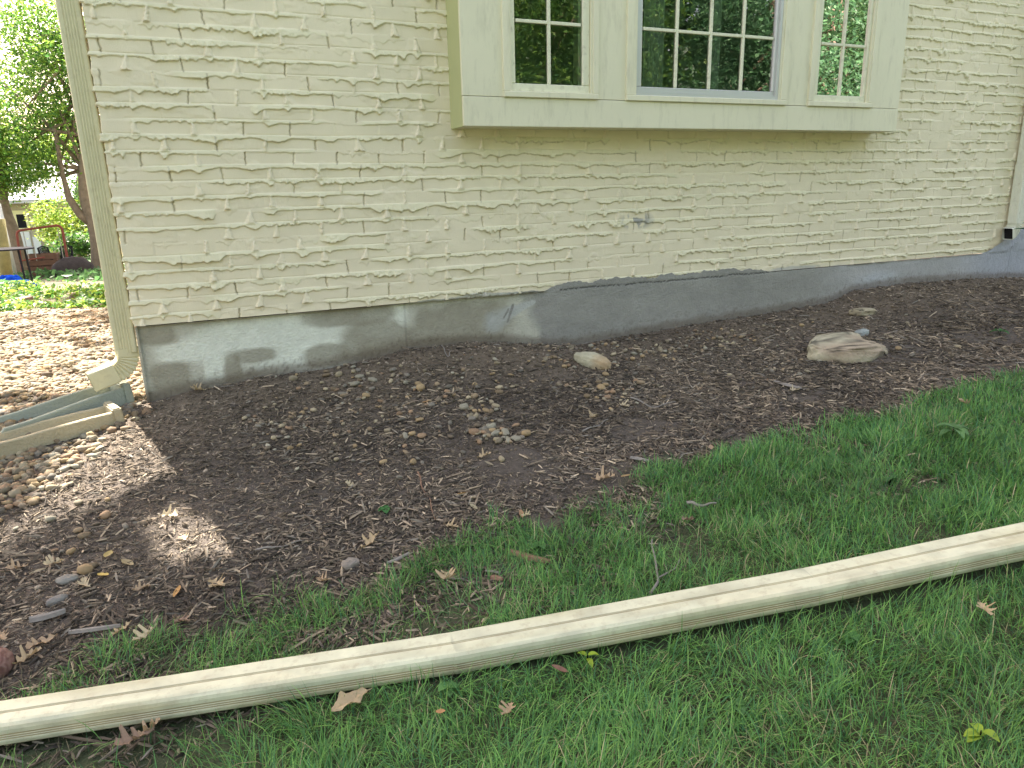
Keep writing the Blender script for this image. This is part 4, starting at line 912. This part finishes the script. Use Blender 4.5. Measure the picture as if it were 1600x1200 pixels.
# far garage
M_gw = mat('garage_siding', (.42, .38, .27), .8, noise=.1, nscale=2); M_gt = mat('garage_trim', (.75, .72, .40), .6); M_gd = mat('garage_door_paint', (.7, .72, .7), .6); M_gr = mat('garage_roof', (.5, .5, .5), .7)
GYd = 27.0; ga = wall(-60, 320, GYd); gb = wall(75, 319, GYd); gbase = float(ground(gb[0], GYd))-.05
gar = empty('garage', (ga[0], GYd, gbase), 'beige garage with a yellow trimmed window far behind the trees at left', 'garage')
mb = MB(); mb.box((ga[0]-3, GYd, gbase), (gb[0]+.5, GYd+5, ga[2])); 
for z in np.arange(gbase+.2, ga[2]-.1, .2): mb.box((ga[0]-3, GYd-.012, z), (gb[0]+.5, GYd-.001, z+.185))
mbpart('siding', mb, M_gw, gar)
mb = MB(); x0, x1 = ga[0]-3.4, gb[0]+.9; mb.add([(x0, GYd-.5, ga[2]+.0), (x1, GYd-.5, ga[2]+.0), (x1, GYd+2.5, ga[2]+1.4), (x0, GYd+2.5, ga[2]+1.4), (x1, GYd+5.5, ga[2]), (x0, GYd+5.5, ga[2]), (x0, GYd-.5, ga[2]+.12), (x1, GYd-.5, ga[2]+.12), (x1, GYd+2.5, ga[2]+1.55), (x0, GYd+2.5, ga[2]+1.55)], np.array([[0, 1, 7, 6], [6, 7, 8, 9], [3, 2, 4, 5], [0, 3, 2, 1]])); mbpart('roof', mb, M_gr, gar)
w0, w1 = wall(18, 329, GYd), wall(48, 361, GYd); v0, v1 = wall(25, 335, GYd), wall(43, 356, GYd)
mb = MB(); mb.box((w0[0], GYd-.05, w1[2]), (v0[0], GYd-.013, w0[2])); mb.box((v1[0], GYd-.05, w1[2]), (w1[0], GYd-.013, w0[2])); mb.box((v0[0], GYd-.05, v0[2]), (v1[0], GYd-.013, w0[2])); mb.box((v0[0], GYd-.05, w1[2]), (v1[0], GYd-.013, v1[2]))
wf = mbpart('window', mb, M_gt, gar); mb = MB(); mb.box((v0[0], GYd-.03, v1[2]), (v1[0], GYd-.014, v0[2])); mbpart('pane', mb, M_black, wf)
mb = MB(); mb.box((w0[0]+.05, GYd-.05, gbase), (w1[0]-.05, GYd-.013, w1[2]-.01)); 
for i in range(2): mb.box((w0[0]+.15+i*.32, GYd-.058, gbase+.3), (w0[0]+.38+i*.32, GYd-.051, w1[2]-.2))
mbpart('door', mb, M_gd, gar)
# red tube frame
M_redt = mat('red_steel', (.22, .06, .045), .7); M_iron = mat('black_iron', (.03, .03, .035), .95, spec=.05); M_rope = mat('rope', (.35, .33, .3), .9)
YF = 15.0
def fr(px, py, y=YF): return wall(px, py, y)
l0, l1, r1, r0 = fr(32, 411), fr(25, 360), fr(96, 352), fr(104, 398)
g0 = float(ground(l0[0], YF)); l0[2] = g0-.02; r0 = r0.copy(); r0[2] = g0-.02
fo = empty('tube_frame', tuple(l0), 'red steel tube frame with thin hanging ropes standing in the back yard', 'frame')
cr = .10; mb = MB(); P = [l0, l1-np.array([0, 0, cr])]+[l1+np.array([cr*(1-math.cos(a)), 0, -cr+cr*math.sin(a)]) for a in np.linspace(.3, 1.57, 5)]+[r1+np.array([-cr*(1-math.cos(a)), 0, -cr+cr*math.sin(a)]) for a in np.linspace(1.57, .3, 5)]+[r1-np.array([0, 0, cr]), r0]
mb.tube(P, .026, 8); mbpart('tube', mb, M_redt, fo)
mb = MB(); mb.tube([fr(30, 408), fr(70, 402)], .018, 6); mbpart('foot_bar', mb, M_redt, fo)
for px in (35, 47, 90):
    mb = MB(); a = fr(px, 357); mb.tube([a, a+np.array([.01, 0, -.7])], .009, 5); mbpart('rope', mb, M_rope, fo)
def ychair(px, y, yaw, label):
    p = gy(px, y); o = empty('patio_chair', tuple(p), label, 'chair', 'black patio chairs in the back yard'); c, s = math.cos(yaw), math.sin(yaw)
    def T(x, yy, z): return p+.66*np.array([c*x-s*yy, s*x+c*yy, z])
    mb = MB(); 
    for q in np.linspace(-.2, .2, 9): mb.tube([T(q, -.2, .42), T(q, .2, .40)], .012, 4)
    mb.tube([T(-.22, -.22, .42), T(.22, -.22, .42), T(.22, .2, .40), T(-.22, .2, .40), T(-.22, -.22, .42)], .014, 5); mbpart('seat', mb, M_iron, o)
    mb = MB(); mb.tube([T(-.22, .2, .4), T(-.2, .3, .95), T(0, .31, 1.0), T(.2, .3, .95), T(.22, .2, .4)], .016, 5)
    for q in np.linspace(-.16, .16, 7): mb.tube([T(q, .21, .42), T(q, .3, .96)], .011, 4)
    mbpart('backrest', mb, M_iron, o)
    for a in (-.22, .22):
        for b in (-.22, .22): mb = MB(); mb.tube([T(a, b, .41), T(a*1.1, b*1.2, -.02)], .014, 5); mbpart('leg', mb, M_iron, o)
        mb = MB(); mb.tube([T(a, -.2, .42), T(a, -.2, .62), T(a, .24, .64)], .014, 5); mbpart('armrest', mb, M_iron, o)
ychair(80, 15.6, .9, 'black slatted patio chair left of the other, in front of the red frame'); ychair(97, 15.4, -.5, 'black patio chair at the right leg of the red frame')
# dark table at far left
p = gy(10, 11.5); to = empty('patio_table', tuple(p), 'dark flat topped patio table at the far left edge of the yard', 'table'); zt = wall(20, 390, 11.5)[2]
mb = MB(); an = np.linspace(0, 2*math.pi, 25)[:-1]
V = [(p[0]+.0+.44*math.cos(a), p[1]+.4*math.sin(a), zt+h) for h in (0, .025) for a in an]; n = 24
mb.add(V, [np.array([[i, (i+1) % n, n+(i+1) % n, n+i] for i in range(n)]), np.array([np.arange(n)[::-1], n+np.arange(n)])]); mbpart('tabletop', mb, M_iron, to)
for a in (.7, 2.3, 3.9, 5.5): mb = MB(); mb.tube([(p[0]+.33*math.cos(a), p[1]+.33*math.sin(a), zt), (p[0]+.36*math.cos(a), p[1]+.36*math.sin(a), p[2]-.02)], .018, 6); mbpart('leg', mb, M_iron, to)
# planter crate and dark mound of pots
M_ter = mat('terracotta', (.15, .085, .06), .9, noise=.2, nscale=10)
p = gy(67, 15.4); mb = MB(); h = .5
for z in np.arange(0, h, .13): mb.box((p[0]-.3, p[1]-.25, p[2]+z), (p[0]+.3, p[1]-.22, p[2]+z+.11)); mb.box((p[0]-.3, p[1]+.22, p[2]+z), (p[0]+.3, p[1]+.25, p[2]+z+.11)); mb.box((p[0]-.3, p[1]-.219, p[2]+z), (p[0]-.27, p[1]+.219, p[2]+z+.11)); mb.box((p[0]+.27, p[1]-.219, p[2]+z), (p[0]+.3, p[1]+.219, p[2]+z+.11))
V, F, _ = mb.get(); thing_mesh('planter_box', V, F, M_ter, 'reddish brown slatted planter box behind the black chairs', 'planter', loc=tuple(p))
p = gy(112, 14.6); B, Fb = pebble_base(3, I4, .5); V = B*np.array([.42, .3, .3])+p+np.array([0, 0, .12]); V[:, 2] += .06*(n3(B, 6, 4)-.5)
thing_mesh('brush_pile', V, Fb, mat('dark_brush', (.05, .04, .04), .95, bump=1, bscale=20, noise=.4, nscale=12), 'dark heap of brush right of the patio chairs', 'pile', loc=tuple(p), smooth=True)
# ------------------------------------------------------------ trees
def leafpal(kind, n):
    pal = {'sun': [[.13, .27, .05], [.20, .36, .06], [.08, .19, .05], [.28, .42, .07]], 'mid': [[.07, .17, .04], [.10, .23, .05], [.05, .13, .04], [.15, .28, .05]], 'yel': [[.26, .36, .05], [.18, .32, .05], [.32, .40, .07]], 'dark': [[.035, .085, .03], [.05, .12, .04]], 'blue': [[.06, .15, .07], [.08, .19, .08], [.05, .12, .06]]}[kind]
    return np.array(pal)[rs.randint(0, len(pal), n)]*rs.uniform(.7, 1.3, (n, 1))
def crown_points(blobs, n, clump=.35):
    out = []; tot = sum(b[3]*b[4]*b[5] for b in blobs)
    for b in blobs:
        m = max(1, int(n*b[3]*b[4]*b[5]/tot)); nc = max(6, m//70)
        d = rs.normal(size=(nc, 3)); d /= np.linalg.norm(d, axis=1)[:, None]; c = d*(rs.rand(nc, 1)**.45)*np.array(b[3:6])+np.array(b[:3])
        k = rs.randint(0, nc, m); out.append(c[k]+rs.normal(0, clump, (m, 3))*np.array([1, 1, .6]))
    return np.concatenate(out)
def tree(base, trunk, blobs, n, size, kind, label, cat='tree', group=None, branches=(), clump=.3, rad=.15, name='tree', filt=None, flat=.6):
    base = np.array(base, float); root = empty(name, tuple(base), label, cat, group)
    mb = MB(); P = np.array(trunk, float); s = np.linspace(0, 1, 3*len(P)); Q = np.stack([np.interp(s, np.linspace(0, 1, len(P)), P[:, k]) for k in range(3)], -1); Q[:, 0] += .04*rad/.15*np.sin(s*11)
    mb.tube(Q, rad*(1.25-.75*s)*(1+.35*np.exp(-s*14)), 10)
    for br in branches: br = np.array(br[0], float), br[1]; mb.tube(br[0], np.linspace(br[1], br[1]*.35, len(br[0])), 7)
    for b in blobs:  # limbs reaching into the crown
        for q in range(3):
            st = Q[int(len(Q)*rs.uniform(.5, .95))]; e = np.array(b[:3])+rs.normal(0, .5, 3)*np.array(b[3:6])*.6; mid = (st+e)/2+rs.normal(0, .12, 3); mb.tube([st, mid, e], [rad*.4, rad*.22, rad*.07], 6)
    mbpart('trunk', mb, M_bark, root, False, True)
    P = crown_points(blobs, n, clump)
    if filt is not None: P = P[filt(P)]
    V, F, C = leaves(P, rs.uniform(.6, 1.2, len(P))*size, leafpal(kind, len(P)), flat); part('crown', V, F, M_leaf, root, C); return root
# tree with forked trunk beside the far yard
YT = 15.5; a = gy(152, YT); T = lambda px, py, y=YT: wall(px, py, y)
tree(a, [a-np.array([0, 0, .1]), T(148, 360), T(136, 310), T(132, 240), T(135, 120), T(150, 20)], [(*T(70, 180, 16), 1.5, 1.4, 1.0), (*T(20, 240, 16), 1.0, 1.2, .7), (*T(120, 130, 16), 1.3, 1.4, 1.0), (*T(100, 250, 16), .9, .9, .5), (*T(40, 110, 17), 1.2, 1.2, .5), (*T(200, 60, 16), 2, 1.5, 1.4), (*T(40, 40, 17), 1.6, 1.2, .9), (*T(90, 60, 17), 1.2, 1.2, .8), (*T(60, 280, 17), .8, .9, .35)], 27000, .10, 'sun', 'leafy tree with a forked leaning trunk standing next to the left downspout', branches=[([T(147, 352), T(125, 335), T(108, 310), T(98, 275), T(85, 200)], .11), ([T(130, 338), T(118, 318), T(110, 305)], .05)], rad=.14, clump=.22)
a = gy(26, 17.0); T2 = lambda px, py: wall(px, py, 17.)
tree(a, [a-np.array([0, 0, .1]), T2(20, 360), T2(7, 312), T2(0, 240), T2(-10, 120)], [(*T2(10, 250), 1.2, 1.2, .8), (*T2(-60, 200), 2, 1.5, 1.5), (*T2(-20, 290), .9, 1.2, .4)], 14000, .10, 'sun', 'brown trunked tree at far left behind the patio table', rad=.12, clump=.25)
mb = MB(); a = gy(19, 14.); b = wall(-2, 318, 14.); mb.tube([a, b], .035, 8); V, F, _ = mb.get(); thing_mesh('pole', V, F, M_alu, 'pale grey metal pole leaning beside the brown tree trunk', 'pole', loc=tuple(a), smooth=True)
mb = MB(); a = gy(3, 12.5); b = wall(-2, 342, 12.5); mb.tube([a-np.array([0, 0, .1]), b], .10, 10); V, F, _ = mb.get(); thing_mesh('post', V, F, mat('mossy_post', (.25, .22, .10), .9, noise=.3, nscale=8, bump=.6), 'thick mossy wooden post at the left edge of the view', 'post', loc=tuple(a), smooth=True)
# sunlit bushes behind
for i, (px, py, y, s, kd, n, lb) in enumerate([(112, 350, 19, (1.1, .9, .75), 'yel', 3800, 'bright yellow green bush behind the forked tree'), (92, 356, 21, (.5, .6, .42), 'yel', 1800, 'small bright bush growing in front of the garage wall'), (120, 385, 17, (.55, .5, .35), 'mid', 1500, 'green bush around the foot of the forked tree'), (165, 330, 20, (1.4, 1, 1.3), 'mid', 3500, 'tall green shrub behind the left downspout')]):
    c = wall(px, py, y); g_ = float(ground(c[0], y)); tree((c[0], y, g_), [(c[0], y, g_-.05), (c[0]+.05, y, (g_+c[2])/2), (c[0], y, c[2]+.2)], [(*c, *s)], n, .11, kd, lb, 'bush', rad=.035, clump=.15, name='bush')
for i, (px, y, h, lb) in enumerate([(60, 34, 6.5, 'tall sunlit tree beyond the garage, behind the leafy tree'), (140, 38, 8, 'tall far tree showing between downspout and leafy tree'), (-10, 36, 5, 'far tree left of the garage at the frame edge')]):
    c = wall(px, 300, y); g_ = float(ground(c[0], y)); tree((c[0], y, g_), [(c[0], y, g_-.1), (c[0]+.2, y, g_+h*.4), (c[0], y, g_+h*.8)], [(c[0], y, g_+h*.62, 2.6, 2.2, h*.30), (c[0]+1, y, g_+h*.45, 2, 2, h*.2)], 6500, .26, 'yel' if i != 1 else 'mid', lb, rad=.22, clump=.5)
# side yard tree that shades and dapples the ground left of the house (unseen crown above the view, laid out along sun rays)
HOLES = [(150, 575, 30, 16, 1), (190, 690, 70, 36, .9), (165, 745, 75, 40, 1), (245, 700, 36, 40, 1), (345, 838, 75, 22, .9), (300, 850, 45, 14, .8), (265, 812, 14, 7, 1), (215, 575, 14, 50, 1), (232, 640, 26, 20, 1), (150, 585, 30, 12, 1), (110, 560, 90, 10, .9), (60, 600, 60, 9, .9), (30, 530, 60, 10, 1), (130, 520, 50, 6, 1), (10, 840, 20, 30, .6)]
HW = []
for px, py, rx, ry, q in HOLES:
    c = og(px, py); xr = og(px+rx, py); yr = og(px, py+ry); HW.append((c, np.linalg.norm((xr-c)[:2])+.03, (xr-c)[:2]/np.linalg.norm((xr-c)[:2]), np.linalg.norm((yr-c)[:2])+.06))
def sun_open(P, near=True):
    """True where the spot on the ground under a leaf (along the sun) must stay shaded"""
    t = (P[:, 2]+.5)/SD[2]; X = P[:, 0]-SD[0]*t; Y = P[:, 1]-SD[1]*t; z = ground(X, Y, False); t = (P[:, 2]-z)/SD[2]; X = P[:, 0]-SD[0]*t; Y = P[:, 1]-SD[1]*t
    keep = np.ones(len(P), bool)
    for c, rx, u, ry in HW:
        dx, dy = X-c[0], Y-c[1]; v = np.array([-u[1], u[0]]); a = (dx*u[0]+dy*u[1])/rx; b = (dx*v[0]+dy*v[1])/ry
        keep &= (a*a+b*b+.7*(n2(X*9, Y*9, 170)-.5)) > 1.25
    k2 = fbm(X*2.6, Y*1.6, 171, 3); keep &= ~((Y > .15) & (k2 > .52-.02*np.clip(Y, 0, 3)))
    return keep
tb = gy(-260, 5.2); tb = np.array([-4.6, 4.6, float(ground(-4.6, 4.6))])
n = 52000; gx = rs.uniform(-5.0, 1.2, n); gy_ = np.where(rs.rand(n) < .7, rs.uniform(-5.2, .5, n), rs.uniform(-.5, 7.5, n)); hh = rs.uniform(5.2, 7.2, n)
P = np.stack([gx+SD[0]*(hh+.5)/SD[2], gy_+SD[1]*(hh+.5)/SD[2], hh], -1); okk = sun_open(P)
m_ = 9000; gx2, gy2, h2_ = rs.uniform(-1.6, .9, m_), rs.uniform(-3.4, -1.72, m_), rs.uniform(5.4, 7.0, m_)  # extra leaves added to block sun over the loose downspout
P = np.concatenate([P, np.stack([gx2+SD[0]*(h2_+.55)/SD[2], gy2+SD[1]*(h2_+.55)/SD[2], h2_], -1)]); okk = (sun_open(P) | (np.arange(len(P)) >= len(P)-m_)) & ~((P[:, 0] > -.45) & (P[:, 1] > -.5) & (P[:, 2] < 7.8)); P = P[okk]
root = empty('tree', tuple(tb), 'unseen side yard tree, its crown shaped to shade and dapple the gravel', 'tree')
mb = MB(); top = tb+np.array([.4, -.3, 5.2]); mb.tube([tb-np.array([0, 0, .1]), tb+np.array([.1, 0, 2]), tb+np.array([.3, -.1, 4]), top], [.24, .18, .15, .12], 10)
for q in range(16):
    e = P[rs.randint(len(P))]; mb.tube([top-np.array([0, 0, rs.uniform(0, 1.5)]), (top+e)/2+np.array([0, 0, .2]), e], [.07, .035, .012], 6)
mbpart('trunk', mb, M_bark, root, False, True); V, F, C = leaves(P, rs.uniform(.10, .19, len(P)), leafpal('mid', len(P)), .35); part('crown', V, F, M_leaf, root, C)
# trees across the lawn behind the viewer, seen as reflections in the panes
for i, (x, y, h, kd, lb) in enumerate([(-5, -13, 9, 'mid', 'large green tree across the front lawn, farthest left of the near row'), (0.5, -15, 11, 'blue', 'dark green tree across the front lawn, second from left in the near row'), (5.5, -13.5, 9, 'mid', 'green tree across the front lawn, middle of the near row'), (10.5, -14.5, 11, 'mid', 'tall tree across the front lawn, second from right in the near row'), (15.5, -13, 9, 'blue', 'leafy tree across the front lawn, farthest right of the near row'), (20.5, -16, 12, 'dark', 'big tree across the front lawn standing beyond the near row'), (3, -21, 13, 'mid', 'tall dark tree behind the near row, left one'), (12, -22, 14, 'mid', 'tall dark tree behind the near row, right one'), (26, -22, 14, 'blue', 'tall dark tree at the far end of the front lawn'), (18.5, -23, 15, 'blue', 'very tall tree behind the near row, between the right one and the far end')]):
    g_ = float(ground(x, y)); far_ = y < -17; w_ = 2.3 if far_ else 1.15
    tree((x, y, g_), [(x, y, g_-.1), (x+.1, y, g_+h*.3), (x, y, g_+h*.75)], [(x, y, g_+h*.5, 2.4*w_, 2.0, h*.3), (x+1.2, y+.4, g_+h*.32, 1.9*w_, 1.7, h*.18), (x-1.3, y+.3, g_+h*.36, 1.8*w_, 1.7, h*.2), (x, y+.8, g_+h*.2, 2.2*w_, 1.4, h*.14)], 17000, .55 if far_ else .16, kd, lb, rad=.24, clump=.42, group='trees across the front lawn')
